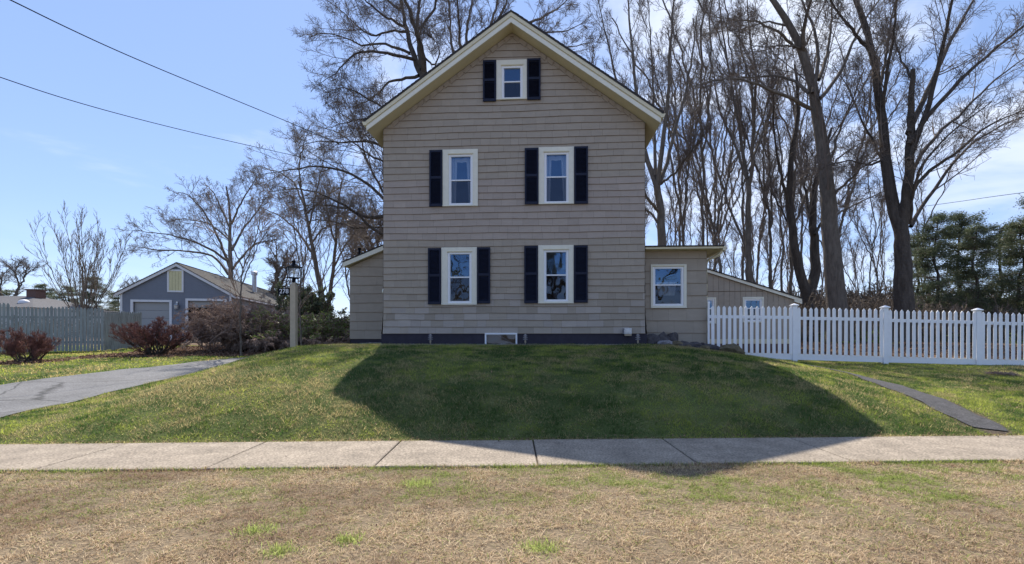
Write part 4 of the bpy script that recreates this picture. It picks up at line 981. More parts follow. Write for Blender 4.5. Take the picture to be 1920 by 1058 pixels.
# the twin trunk just left of it
L5 = [([(1525, 640), (1515, 560), (1500, 520), (1488, 460), (1478, 380), (1480, 300), (1492, 250), (1500, 190), (1490, 120)], 24, 6), ([(1512, 560), (1530, 520), (1528, 460), (1520, 400), (1530, 340), (1540, 305), (1560, 240)], 26, 7),
      ([(1518, 400), (1508, 350), (1514, 320), (1510, 270)], 7, 3), ([(1478, 390), (1462, 320), (1450, 240), (1452, 170)], 8, 3), ([(1528, 440), (1550, 400), (1575, 380), (1610, 330)], 7, 2), ([(1490, 450), (1470, 400), (1440, 350)], 6, 2)]
lm, base = traced(L5, 27, [(0, 0), (0, 1), (0, 2), (0, -2), (0, 2), (0, 1)], 1525)
tk, cr_ = bare_tree(lm, 13, (14, 9, 6), (.6, .7, .7), (.3, .5, .5), (.6, .3, .2), (.2, .26, .3), .0065, .3, flare=.2)
put_tree(tk, cr_, base, 'twin-trunked dark bare tree just left of the tall leaning tree', bark='barkd')
# behind the addition
L1 = [([(1243, 660), (1241, 455), (1238, 390), (1231, 345)], 26, 20), ([(1231, 350), (1215, 310), (1205, 260), (1190, 150), (1180, 40), (1175, -60)], 12, 3), ([(1233, 350), (1240, 290), (1252, 200), (1255, 100), (1265, 0), (1262, -80)], 12, 3),
      ([(1238, 345), (1250, 310), (1262, 250), (1285, 180), (1300, 90), (1310, 0)], 10, 2.5), ([(1232, 350), (1228, 290), (1225, 200), (1222, 100), (1215, 0)], 9, 2.5), ([(1236, 400), (1205, 360), (1180, 300)], 8, 3), ([(1240, 345), (1270, 320), (1300, 280), (1320, 250)], 6, 2), ([(1236, 420), (1215, 395), (1195, 385), (1180, 370)], 6, 2), ([(1228, 330), (1195, 260), (1160, 180), (1140, 80), (1120, 0)], 9, 3)]
lm, base = traced(L1, 25, [(0, 0), (0, 1), (0, -2), (0, 2), (0, 3), (0, -2), (0, -3), (0, 1), (0, 2)], 1243)
tk, cr_ = bare_tree(lm, 14, (16, 9, 7), (.5, .6, .7), (.27, .5, .5), (.7, .4, .2), (.15, .2, .24), .00555, .15, tonly=1)
put_tree(tk, cr_, base, 'bare tree with stout upright limbs rising behind the right addition roof')
L3 = [([(1406, 650), (1405, 530), (1402, 440), (1403, 350)], 17, 14), ([(1403, 355), (1395, 300), (1388, 250), (1375, 180), (1360, 100), (1350, 20), (1340, -50)], 9, 2.5), ([(1404, 350), (1412, 300), (1412, 230), (1420, 150), (1405, 60), (1400, -30)], 9, 2.5), ([(1400, 335), (1385, 290), (1370, 255), (1345, 200), (1335, 120), (1320, 60)], 7, 2),
      ([(1405, 320), (1425, 260), (1450, 190), (1465, 130), (1480, 80)], 6, 2), ([(1412, 240), (1410, 160), (1385, 80), (1390, 10)], 6, 2), ([(1362, 110), (1345, 60), (1325, 20), (1315, -30)], 4, 2)]
lm, base = traced(L3, 27, [(0, 0), (0, 2), (0, -2), (0, 1), (0, 2), (-1, -3), (1, 2)], 1406)
tk, cr_ = bare_tree(lm, 15, (14, 9, 6), (.5, .6, .7), (.27, .5, .5), (.7, .4, .2), (.15, .2, .24), .00555, .15, tonly=1)
put_tree(tk, cr_, base, 'straight smooth bare tree behind the middle of the lean-to roof')
# the great tree behind the left half of the house
L8 = [([(805, 700), (802, 400), (800, 200), (795, 140)], 46, 30), ([(797, 150), (789, 138), (772, 100), (762, 55), (752, 0), (740, -60)], 16, 5), ([(797, 145), (790, 90), (778, 50), (760, 0), (740, -60)], 15, 5), ([(792, 130), (784, 80), (782, 40), (790, -10), (800, -80)], 12, 4),
      ([(776, 112), (740, 103), (700, 96), (668, 98), (648, 118), (632, 138), (600, 155)], 8, 1.5), ([(768, 100), (740, 88), (712, 80), (680, 88), (650, 70), (610, 60), (580, 70)], 7, 1.5), ([(785, 142), (770, 144), (748, 152), (730, 150), (715, 170), (690, 190), (650, 205)], 8, 2),
      ([(764, 60), (730, 56), (700, 72), (670, 50), (640, 20), (600, -10)], 6, 1.5), ([(757, 50), (720, 30), (690, 5), (660, -30)], 7, 2), ([(785, 55), (800, 40), (815, 15), (825, -20), (840, -60)], 8, 3), ([(798, 110), (815, 125), (826, 100), (820, 80), (800, 60)], 5, 2), ([(750, 20), (700, -20), (660, -60)], 6, 2),
      ([(800, 420), (760, 408), (716, 404), (690, 412), (650, 390), (600, 382), (560, 385)], 12, 1.5), ([(790, 430), (740, 400), (700, 350), (650, 320), (600, 310), (540, 320), (480, 330)], 10, 1.5), ([(770, 330), (730, 280), (690, 260), (650, 270), (600, 262), (560, 275)], 9, 1.5), ([(780, 300), (740, 250), (700, 220), (660, 225), (620, 240)], 8, 1.5), ([(780, 420), (730, 380), (690, 310), (670, 230), (640, 180)], 8, 1.5),
      ([(780, 470), (730, 450), (700, 430), (670, 400), (620, 370), (560, 350), (500, 360)], 9, 1.5), ([(775, 390), (735, 330), (715, 260), (690, 200)], 8, 2), ([(780, 350), (735, 310), (690, 290), (640, 250), (590, 235)], 7, 1.5), ([(785, 250), (740, 215), (700, 190), (650, 160), (610, 175)], 7, 1.5), ([(775, 440), (720, 425), (670, 430), (610, 410), (540, 420)], 7, 1.5)]
lm, base = traced(L8, 26, [(0, 0), (0, 2), (0, -2), (0, 3), (.5, -3), (.8, 2), (0, 2), (1.4, 4), (1.5, -1), (1.5, 0), (0, -2), (1.8, 3), (0, -2), (0, 1), (0, 3), (0, -2), (0, 4), (0, -3), (0, 2), (0, 4), (0, -2), (0, 3)], 805)
tk, cr_ = bare_tree(lm, 16, (17, 10, 7), (.85, .9, .95), (.40, .5, .42), (.15, .15, .1), (.2, .22, .26), .0055, .2, tonly=1, flare=.2)
put_tree(tk, cr_, base, 'huge spreading bare tree whose crown rises behind the left roof slope', bark='barkd')
L9 = [([(905, 700), (890, 300), (865, 150)], 30, 16), ([(865, 160), (845, 80), (843, 20), (835, -60)], 8, 3), ([(868, 150), (862, 60), (858, 0), (850, -60)], 9, 3), ([(872, 150), (876, 50), (885, 0), (890, -60)], 9, 3), ([(880, 140), (920, 60), (945, 20), (960, -40)], 11, 4), ([(950, 60), (1000, 40), (1050, 15), (1080, -20)], 8, 2), ([(940, 80), (985, 90), (1020, 60), (1060, 60), (1100, 40)], 7, 2),
      ([(890, 120), (930, 20), (940, -60)], 9, 3), ([(900, 200), (1000, 120), (1060, 90), (1110, 80)], 8, 2)]
lm, base = traced(L9, 29, [(0, 0), (0, 2), (0, -2), (0, 2), (0, -1), (0, 2), (0, 3), (0, 0), (0, -2)], 905)
tk, cr_ = bare_tree(lm, 17, (15, 10, 7), (.7, .7, .7), (.34, .5, .5), (.3, .2, .1), (.2, .22, .26), .006, .2, tonly=1)
put_tree(tk, cr_, base, 'bare tree whose thin limbs show right above the gable peak')
# left middle trees
L10 = [([(612, 660), (606, 565), (596, 520), (588, 470), (578, 430), (572, 380), (560, 340)], 15, 5), ([(590, 490), (575, 455), (555, 430), (520, 400), (490, 390)], 7, 2), ([(578, 430), (590, 380), (600, 330), (610, 280)], 5, 2), ([(573, 390), (550, 340), (520, 320), (480, 310)], 5, 1.5), ([(584, 460), (600, 430), (625, 420), (660, 430)], 5, 1.5), ([(565, 350), (560, 310), (570, 270), (575, 250)], 4, 1.5), ([(575, 400), (610, 370), (640, 350), (680, 350)], 5, 1.5)]
lm, base = traced(L10, 30, [(0, 0), (0, 2), (0, -2), (0, 3), (0, 2), (0, -2), (0, 2)], 612)
tk, cr_ = bare_tree(lm, 18, (14, 8, 6), (.7, .85, .9), (.44, .5, .42), (.4, .2, .15), (.18, .2, .25), .006, .22)
put_tree(tk, cr_, base, 'pale-barked leaning bare tree right of the lamp post', twig='twigl')
L11 = [([(614, 660), (616, 570), (622, 520), (631, 460), (632, 400), (640, 340)], 11, 4), ([(624, 510), (640, 470), (670, 430), (690, 400)], 5, 2), ([(630, 460), (618, 420), (610, 370), (600, 340)], 5, 2), ([(631, 440), (650, 400), (665, 360)], 4, 1.5)]
lm, base = traced(L11, 31, [(0, 0), (0, 2), (0, -2), (0, 3)], 614)
tk, cr_ = bare_tree(lm, 19, (14, 8, 6), (.7, .85, .9), (.44, .5, .42), (.4, .2, .15), (.18, .2, .25), .006, .22)
put_tree(tk, cr_, base, 'slim bare tree between the pale leaning tree and the left wing', twig='twigl')
L12 = [([(434, 640), (433, 515), (431, 460), (433, 400), (425, 350)], 15, 4), ([(430, 500), (415, 460), (400, 425), (375, 385), (345, 360), (330, 362)], 7, 2), ([(428, 490), (400, 470), (370, 455), (320, 440), (270, 435), (255, 432)], 6, 1.5), ([(432, 430), (415, 390), (400, 360), (385, 345)], 5, 2), ([(434, 420), (450, 385), (470, 350), (480, 335)], 5, 2), ([(435, 470), (455, 430), (480, 400), (500, 370)], 6, 2),
       ([(436, 505), (455, 480), (480, 455), (520, 450)], 6, 2), ([(428, 515), (405, 480), (350, 470), (300, 470), (240, 460)], 6, 1.5), ([(430, 450), (395, 420), (350, 410), (310, 415)], 4, 1.5)]
lm, base = traced(L12, 46, [(0, 0), (0, 3), (0, -3), (0, 3), (0, -3), (0, 3), (0, -2), (0, 2), (0, 5)], 434)
tk, cr_ = bare_tree(lm, 20, (16, 9, 7), (.7, .85, .9), (.42, .5, .42), (.3, .2, .1), (.18, .2, .25), .008, .22)
put_tree(tk, cr_, base, 'spreading bare tree directly behind the garage roof')

# free-standing prototypes, copied for the rest
def fork(r, p, d, L, rad, depth, spread, up, out, nf=2):
    pts = [p]; q = np.array(p, float); dd = np.array(d, float); n = 5
    for k in range(n):
        dd = nrm(dd + np.array([0, 0, up / n]) + r.normal(size=3) * .07); q = q + dd * L / n; pts.append(q.copy())
    out.append((pts, rad, rad * .62))
    if depth > 0:
        a0 = r.random() * 6.28
        for k in range(nf + (1 if r.random() < .35 else 0)):
            a = a0 + k * 2.4; perp = nrm(np.cross(dd, [math.cos(a), math.sin(a), .1])); s = spread * r.uniform(.6, 1.3)
            fork(r, pts[-1] if k else pts[-2], nrm(dd * math.cos(s) + perp * math.sin(s)), L * r.uniform(.6, .85), rad * .58, depth - 1, spread, up, out, nf)
def proto(kind, seed):
    r = np.random.default_rng(seed); L = []
    if kind == 'slim':
        fork(r, (0, 0, 0), (r.normal() * .05, r.normal() * .05, 1), 8.5, .14, 2, .32, .5, L)
        return bare_tree([(l[0], l[1], max(l[2], .015)) for l in L], seed, (8, 6, 4), (.6, .8, .85), (.42, .5, .42), (.7, .4, .2), (.13, .18, .22), .0075, .25, trunk_wob=.04)
    if kind == 'pole':
        fork(r, (0, 0, 0), (r.normal() * .04, r.normal() * .04, 1), 13, .11, 1, .25, .4, L)
        return bare_tree(L, seed, (11, 6, 4), (.7, .8, .85), (.24, .5, .42), (.8, .4, .2), (.14, .18, .22), .0075, .3, trunk_wob=.06)
    if kind == 'vase':
        for k in range(13):
            a = k * 2.4; s = .12 + .42 * (k / 13); d = (math.sin(s) * math.cos(a), math.sin(s) * math.sin(a), math.cos(s)); L0 = 6.3 * r.uniform(.8, 1.05)
            q = np.zeros(3); dd = np.array(d); pts = [q.copy()]; q = q + np.array([d[0] * .2, d[1] * .2, .9]); pts.append(q.copy())
            for j in range(6): dd = nrm(dd + np.array([0, 0, .06]) + r.normal(size=3) * .04); q = q + dd * L0 / 6; pts.append(q.copy())
            L.append((pts, 0.036 if k else .07, .007))
        return bare_tree(L, seed, (9, 5, 3), (.38, .4, .45), (.38, .45, .5), (.5, .4, .3), (.08, .14, .2), .006, .2, trunk_wob=.02)
    if kind == 'round':
        fork(r, (0, 0, 0), (0, 0, 1), 3.4, .30, 3, .6, .25, L, 2)
        return bare_tree([(l[0], l[1], max(l[2], .02)) for l in L], seed, (7, 6, 4), (.6, .6, .6), (.5, .5, .5), (.3, .2, .1), (.24, .28, .32), .0085, .2, trunk_wob=.04)
    if kind == 'sapling':
        fork(r, (0, 0, 0), (0, 0, 1), 2.4, .03, 1, .5, .4, L)
        return bare_tree(L, seed, (6, 4, 2), (.8, .7, .7), (.4, .5, .5), (.5, .4, .3), (.2, .3, .4), .0045, .35, trunk_wob=.01)
PR = {}
def place(kind, px, Y, s, label, group=None, rz=None, name='bare_tree', bark='bark', twig='twig', sxy=1.0):
    base_kind, var = kind; key = (base_kind, var); loc = GX(px, Y); rz = random.uniform(0, 6.28) if rz is None else rz; scl = (s * sxy, s * sxy, s)
    if key not in PR:
        tk, cr_ = proto(base_kind, 50 + var); root = put_tree(tk, cr_, loc, label, group=group, bark=bark, twig=twig, name=name); root.rotation_euler.z = rz; root.scale = scl; PR[key] = root
    else: root = dup(PR[key], loc, rz, scl, label, group)
    return root
place(('vase', 1), 157, 29, 1.0, 'vase-shaped bare young tree standing alone behind the stockade fence', twig='twigl')
place(('round', 2), 22, 50, .95, 'dark rounded bare tree above the far grey roof at the left edge')
place(('round', 3), 262, 62, .85, 'small rounded bare tree just left of the garage peak')
place(('round', 2), 385, 75, 1.0, 'distant rounded bare tree left of the garage vent pipe, behind its roof')
place(('round', 3), 512, 48, 1.15, 'mid-distance bare tree behind the lamp post sign')
place(('slim', 4), 560, 52, .9, 'narrow bare tree between the lamp post and the pale leaning tree')
place(('slim', 5), 660, 44, .8, 'narrow bare tree just left of the wing roof edge')
place(('round', 2), 690, 38, 1.15, 'bare tree rising behind the left wing roof')
place(('round', 3), 745, 42, 1.5, 'bare tree mostly hidden behind the left wall of the house')
wg = 'tall slim trees of the wood behind the lean-to and fence'
wood = [(1213, 34, 0, .95, 'slim', 'slim tree hugging the right house wall line behind the addition'), (1272, 33, 1, 1.0, 'pole', 'thin pole-like trunk right of the stout tree behind the addition'), (1290, 29, 0, .85, 'slim', 'thin tree above the middle of the addition roof'),
        (1313, 31, 1, 1.1, 'pole', 'dark straight pole tree above the addition gutter'), (1345, 36, 2, 1.05, 'slim', 'tree rising just right of the addition roof corner'), (1362, 30, 3, 1.0, 'slim', 'forked tree above the upper end of the lean-to roof'),
        (1384, 37, 2, 1.1, 'pole', 'thin pole tree left of the straight smooth tree'), (1428, 34, 3, 1.15, 'pole', 'thin pole tree right of the straight smooth tree'), (1441, 31, 1, 1.0, 'slim', 'forked slim tree above the lower half of the lean-to roof'),
        (1458, 40, 2, 1.1, 'pole', 'dark pole tree above the lower lean-to roof'), (1474, 33, 2, 1.05, 'slim', 'slim tree above the lower corner of the lean-to'), (1500, 42, 1, 1.2, 'pole', 'distant pole tree seen left of the twin trunk'),
        (1545, 38, 3, 1.1, 'slim', 'slim tree seen between the twin trunk and the tall leaning tree'), (1597, 44, 3, .9, 'slim', 'slim tree just right of the tall leaning tree base'), (1622, 40, 2, .7, 'pole', 'short pole tree left of the second white post gap'),
        (1645, 48, 1, .8, 'slim', 'hazy slim tree behind the second white fence post'), (1672, 38, 3, .7, 'pole', 'thin tree touching the left side of the big forked tree'), (1735, 44, 2, .6, 'slim', 'low slim tree between the big forked tree and the evergreens'),
        (1330, 48, 3, 1.2, 'slim', 'distant slim tree above the addition downspout'), (1420, 52, 0, 1.25, 'slim', 'distant slim tree behind the right edge of the straight smooth tree')]
for px, Y, v, s, k, lab in wood: place((k, 20 + v), px, Y, s, lab, wg)
rr_ = np.random.default_rng(5)
for i in range(26):
    px = 1208 + i * 20.5 + rr_.uniform(-8, 8); k = 'pole' if i % 4 else 'slim'
    place((k, 20 + int(rr_.integers(0, 4)) if k == 'slim' else 20 + int(rr_.integers(1, 4))), px, rr_.uniform(52, 85), rr_.uniform(1.0, 1.3) if px < 1560 else rr_.uniform(.6, .9), 'far slender bare tree deep in the wood on the right', 'far slender trees deep in the wood')
for i, px in enumerate((1010, 1060, 1110, 1150)):
    place(('slim', 20 + i), px, 40 + 3 * i, 1.25, ['tree top showing right of the gable peak', 'tree top above the upper right roof slope', 'tree top above the middle of the right roof slope', 'tree top above the lower right roof slope'][i] + ', bare and fine', 'tree tops behind the right roof slope')
dup(PR[('round', 3)], (.5, -22, 0), 2.0, (1.6,) * 3, 'bare street tree straight across the road, mirrored in the ground-floor windows', None)
for xx_, yy_, ss_, la_ in ((-9, -20, 1.5, 'bare tree across the road at the left, mirrored in the windows'), (10, -24, 1.7, 'bare tree across the road at the right, mirrored in the windows')):
    dup(PR[('round', 2)], (xx_, yy_, 0), 1.0 + xx_, (ss_,) * 3, la_, None)
place(('sapling', 1), 453, 17.6, 1.35, 'thin bare sapling in front of the brown tangled bush', name='sapling', twig='twigb')
place(('sapling', 2), 566, 16.6, 1.2, 'thin bare sapling just right of the lamp post', name='sapling', twig='twigb')

# ------------------------------------------------------------------ shrubs
def shrub(seed, nst, L0, spread, up, n, Lf, rend, r0, droop=0, flat=None, wob=.3, K=7, ang=.7, base_r=.1):
    r = np.random.default_rng(seed); a = r.random(nst) * 6.28; s = spread * np.sqrt(r.random(nst)); D = np.stack([np.sin(s) * np.cos(a), np.sin(s) * np.sin(a), np.cos(s)], 1)
    P = np.empty((nst, K, 3)); b = r.normal(size=(nst, 2)) * base_r; P[:, 0] = np.concatenate([b, np.full((nst, 1), -.05)], 1); L = L0 * r.uniform(.7, 1.1, nst)[:, None] / (K - 1)
    for k in range(1, K): D = nrm(D + np.array([0, 0, (up - droop * k / K) / K]) + wob * r.normal(size=(nst, 3)) / math.sqrt(K)); P[:, k] = P[:, k - 1] + D * L
    q = np.linspace(0, 1, K)[None]; R = r0 * (1 - q) + rend * 1.6 * q; R = np.repeat(R, nst, 0)
    parts = []; cur = (P, R)
    for k in range(len(n)):
        cur = grow(cur[0], cur[1], n[k], .3, 1.0, ang, Lf, (6, 5, 4)[k], up * .8 - droop * .5, wob, rend, r, .08, .6); parts.append(tubes(cur[0], cur[1], 3))
    tips = cur[0].reshape(-1, 3)
    return tubes(P, R, 5), merge(parts), tips
def put_shrub(px, Y, sh, label, twig, name='shrub', scale=(1, 1, 1), cat='shrub', group=None, bark='barkd'):
    root = empty(name, GX(px, Y), label, cat, group); np_obj('stems', sh[0][0], [sh[0][1]], M[bark], root, smooth=True); np_obj('twigs', sh[1][0], [sh[1][1]], M[twig], root); root.scale = scale
    return root
s1 = shrub(201, 26, 1.05, 1.25, .9, (9, 7, 4), .42, .0036, .022, wob=.28)
put_shrub(48, 15, s1, 'smaller reddish twiggy shrub in front of the stockade fence at far left', 'twigr', scale=(1.05, 1.05, .95), group='reddish bare shrubs beside the driveway')
s2 = shrub(202, 34, 1.45, 1.3, 1.0, (10, 7, 5), .40, .004, .026, wob=.26)
put_shrub(292, 17.8, s2, 'larger reddish twiggy shrub between the stockade fence and driveway', 'twigr', scale=(1.3, 1.15, .82), group='reddish bare shrubs beside the driveway')
s3 = shrub(203, 230, 2.6, 1.0, .9, (9, 6, 5), .36, .006, .014, droop=2.2, wob=.4, base_r=.75)
put_shrub(452, 20.2, s3, 'wide tangled brown bush in front of the garage corner', 'twigb', scale=(.88, .8, .86), cat='bush', name='bush', bark='twigb')
s4 = shrub(204, 150, 2.1, 1.1, .8, (9, 6, 4), .36, .006, .014, droop=2.4, wob=.4, base_r=.7)
put_shrub(512, 20.6, s4, 'smaller tangled brown bush directly behind the lamp post', 'twigb', scale=(1.0, .9, .88), cat='bush', name='bush', bark='twigb')
s5 = shrub(205, 170, 2.0, 1.15, .8, (9, 6, 4), .36, .006, .014, droop=2.4, wob=.4, base_r=.9)
rt5 = put_shrub(612, 20.2, s5, 'leafy evergreen bush tangled with brown stems beside the left wing', 'twigb', scale=(1.15, 1, .86), cat='bush', name='bush', bark='twigb')
def leafcloud(tips, n, s, r, zmin=-9, sq=(1, .55), jit=.8):
    t = tips[r.integers(0, len(tips), n)]; t = t[t[:, 2] > zmin]; n = len(t); t = t + r.normal(size=(n, 3)) * s * jit
    d1 = nrm(r.normal(size=(n, 3))); d2 = nrm(np.cross(d1, r.normal(size=(n, 3)))); a = d1 * s * sq[0] * r.uniform(.6, 1.3, (n, 1)); b = d2 * s * sq[1]
    V = np.stack([t - a, t - b, t + a, t + b], 1).reshape(-1, 3); return V, (np.arange(n) * 4)[:, None] + np.arange(4)[None]
r_ = np.random.default_rng(9)
lv = leafcloud(s5[2], 30000, .045, r_, .6); np_obj('leaves', lv[0], [lv[1]], M['leafg'], rt5)
# small evergreen behind the lamp post
s6 = shrub(206, 40, 2.6, .5, .8, (8, 6, 4), .34, .008, .03, wob=.25, base_r=.3)
rt6 = put_shrub(580, 24, s6, 'upright dark green evergreen shrub behind the leafy bush', 'twigb', cat='shrub', name='evergreen_shrub', scale=(1.1, 1, 1.05)); lv = leafcloud(s6[2], 24000, .05, r_, .2); np_obj('leaves', lv[0], [lv[1]], M['needle'], rt6)

# conifers beyond the fence at the right, and the dark ones behind the left fence
def conifer(seed, Hh, Rr, nb=70, nl=60000, ls=.07, low=.06):
    r = np.random.default_rng(seed); K = 12; P = np.zeros((1, K, 3)); P[0, :, 2] = np.linspace(-.1, Hh, K); P[0, 1:, :2] = np.cumsum(r.normal(size=(K - 1, 2)) * .06, 0); R = np.linspace(.14, .02, K)[None]
    t = low + (1 - low) * r.random(nb) ** .85; z = t * Hh; a = r.random(nb) * 6.28; L = Rr * (1.05 - t) ** .45 * r.uniform(.3, 1.2, nb)
    D = np.stack([np.cos(a), np.sin(a), r.uniform(-.05, .45, nb)], 1); KB = 8; B = np.empty((nb, KB, 3)); B[:, 0] = np.stack([np.interp(z, P[0, :, 2], P[0, :, 0]), np.interp(z, P[0, :, 2], P[0, :, 1]), z], 1)
    for k in range(1, KB): D = nrm(D + np.array([0, 0, -.04]) + .1 * r.normal(size=(nb, 3))); B[:, k] = B[:, k - 1] + D * (L / (KB - 1))[:, None]
    RB = np.linspace(.03, .008, KB)[None].repeat(nb, 0)
    c1 = grow(B, RB, 10, .25, 1, .9, .36, 5, -.05, .25, .006, r, .2); c1[0][..., 2] = c1[0][:, :1, 2] + (c1[0][..., 2] - c1[0][:, :1, 2]) * .7
    c2 = grow(c1[0], c1[1], 5, .1, 1, .8, .45, 4, -.1, .2, .005, r, .12)
    tips = np.concatenate([c1[0].reshape(-1, 3), c2[0].reshape(-1, 3)]); lv = leafcloud(tips, nl, ls, r, sq=(1, .25), jit=1.6); 
    return tubes(P, R, 7), merge([tubes(B, RB, 4), tubes(c1[0], c1[1], 3)]), lv
PC = {}
def put_con(v, px, Y, s, label, group, sxy=1):
    loc = GX(px, Y)
    if v not in PC:
        tk, br_, lv = conifer(300 + v, 7.8, 2.3, 85, 21000, .065); root = empty('evergreen_tree', loc, label, 'tree', group); np_obj('trunk', tk[0], [tk[1]], M['barkd'], root, smooth=True)
        br = np_obj('branches', br_[0], [br_[1]], M['twig'], root); np_obj('foliage', lv[0], [lv[1]], M['needle'], root); PC[v] = root; root.scale = (s * sxy, s * sxy, s)
    else: root = dup(PC[v], loc, random.uniform(0, 6), (s * sxy, s * sxy, s), label, group)
cg = 'ragged evergreens beyond the right end of the fence'
put_con(2, 1722, 33, .92, 'ragged evergreen partly hidden by the big forked trunk', cg, 1.1)
put_con(1, 1752, 28, .93, 'ragged evergreen nearest the big forked tree', cg); put_con(2, 1792, 31, 1.05, 'ragged evergreen between the second and third white fence posts, standing back', cg, 1.1)
put_con(1, 1830, 27, .82, 'ragged evergreen behind the third capped fence post', cg, 1.1); put_con(2, 1872, 29, .9, 'ragged evergreen just right of the third capped fence post', cg, 1.2); put_con(1, 1915, 26, .84, 'ragged evergreen at the right edge of the picture', cg, 1.2)
put_con(2, 1965, 25, 1.0, 'taller evergreen poking in at the far right edge', cg, 1.2)
lg = 'dark evergreens behind the stockade fence'
for px, Y, s, lab in ((95, 52, .72, 'dark evergreen just right of the far chimney'), (125, 50, .68, 'dark evergreen left of the vase-shaped tree trunk'), (185, 50, .78, 'dark evergreen right of the vase-shaped tree trunk'), (215, 54, .66, 'dark evergreen between the vase-shaped tree and the garage'), (8, 58, .72, 'dark evergreen behind the far grey roof at the left edge')):
    put_con(1 if px % 2 else 2, px, Y, s, lab, lg, 1.5)
# undergrowth of the wood
parts = []
proto_b = shrub(207, 60, 1.5, .9, .7, (7, 5), .4, .008, .012, droop=1.0, wob=.4, base_r=.4); Vb, Qb = merge([proto_b[0], proto_b[1]])
rr_ = np.random.default_rng(8)
for i in range(150):
    px = rr_.uniform(1190, 2030); Y = rr_.uniform(24.5, 46); x_, y_, z_ = GX(px, Y); a = rr_.random() * 6.28; s = rr_.uniform(.8, 1.5) * (1 + (Y - 25) * .07); c_, q_ = math.cos(a) * s, math.sin(a) * s
    parts.append((np.stack([Vb[:, 0] * c_ - Vb[:, 1] * q_ + x_, Vb[:, 0] * q_ + Vb[:, 1] * c_ + y_, Vb[:, 2] * s * 1.0 + z_], 1), Qb))
V_, Q_ = merge(parts); tag(np_obj('undergrowth', V_, [Q_], M['twigu']), 'tangled brown undergrowth at the edge of the wood behind the fence', 'undergrowth', kind='stuff')
parts = []
for i in range(60):
    px = rr_.uniform(-60, 720); Y = rr_.uniform(38, 66); x_, y_, z_ = GX(px, Y); a = rr_.random() * 6.28; s = rr_.uniform(1.1, 1.9); c_, q_ = math.cos(a) * s, math.sin(a) * s
    parts.append((np.stack([Vb[:, 0] * c_ - Vb[:, 1] * q_ + x_, Vb[:, 0] * q_ + Vb[:, 1] * c_ + y_, Vb[:, 2] * s * .7 + z_], 1), Qb))
V_, Q_ = merge(parts); tag(np_obj('far_undergrowth', V_, [Q_], M['twigu']), 'brown brush in the distance behind the garage and stockade fence', 'undergrowth', kind='stuff')
# green ground cover along the wood's edge
n = 30000; x_ = RG.uniform(8, 34, n); y_ = RG.uniform(23, 32, n); z_ = terrain(x_, y_) + RG.random(n) ** 2 * 1.5 * fbm(x_ * .5, y_ * .5, 3); k = fbm(x_ * .6 + 3, y_ * .6, 3) > .5
t = np.stack([x_, y_, z_], 1)[k]; lv = leafcloud(t, 16000, .07, RG); tag(np_obj('ivy_ground_cover', lv[0], [lv[1]], M['leafg']), 'patchy green leaves low in the brush at the wood edge', 'ground cover', kind='stuff')
# a little heap of dug-out twigs on the right lawn
x_, y_ = W(1880, 0, 11.2)[0], 11.2; q = RG.normal(size=(260, 2)) * np.array([.16, .07]); Z = terrain(x_ + q[:, 0], y_ + q[:, 1])
P = np.empty((260, 3, 3)); d = nrm(RG.normal(size=(260, 3)) * np.array([1, 1, .3])) * .07; P[:, 1] = np.stack([q[:, 0], q[:, 1], Z - gz(x_, y_) + .03 + .03 * RG.random(260)], 1); P[:, 0] = P[:, 1] - d; P[:, 2] = P[:, 1] + d
V_, Q_ = tubes(P, np.full((260, 3), .004), 3); o = np_obj('twig_pile', V_, [Q_], M['twigb']); o.location = (x_, y_, gz(x_, y_)); tag(o, 'little brown heap of dead twigs on the right lawn', 'twig pile', kind='stuff')

# ------------------------------------------------------------------ camera, sun, sky
cam = bpy.data.cameras.new('camera'); co = bpy.data.objects.new('camera', cam); C.objects.link(co); sc.camera = co
co.location = (0, 0, EYE); co.rotation_euler = (math.pi / 2, 0, 0); cam.sensor_width = 36; cam.lens = 36 * F / 1920; cam.shift_y = (HY - 529) / 1920; cam.clip_end = 2500; cam.clip_start = .05
sund = Vector((-1.8, 8.2, 10.17)).normalized()
sl_ = bpy.data.lights.new('sun', 'SUN'); so = bpy.data.objects.new('sun', sl_); C.objects.link(so); sl_.energy = 5.0; sl_.angle = math.radians(.55); sl_.color = (1, .92, .79)
so.rotation_euler = (-sund).to_track_quat('-Z', 'Y').to_euler()
wd = bpy.data.worlds.new('World'); sc.world = wd; wd.use_nodes = True; N = wd.node_tree.nodes; L = wd.node_tree.links
bg = N['Background']; sky = N.new('ShaderNodeTexSky'); sky.sky_type = 'NISHITA'; sky.sun_disc = False
sky.sun_elevation = math.asin(sund.z); sky.sun_rotation = math.atan2(sund.x, sund.y); sky.altitude = 0; sky.air_density = 1.0; sky.dust_density = .1; sky.ozone_density = 3.0
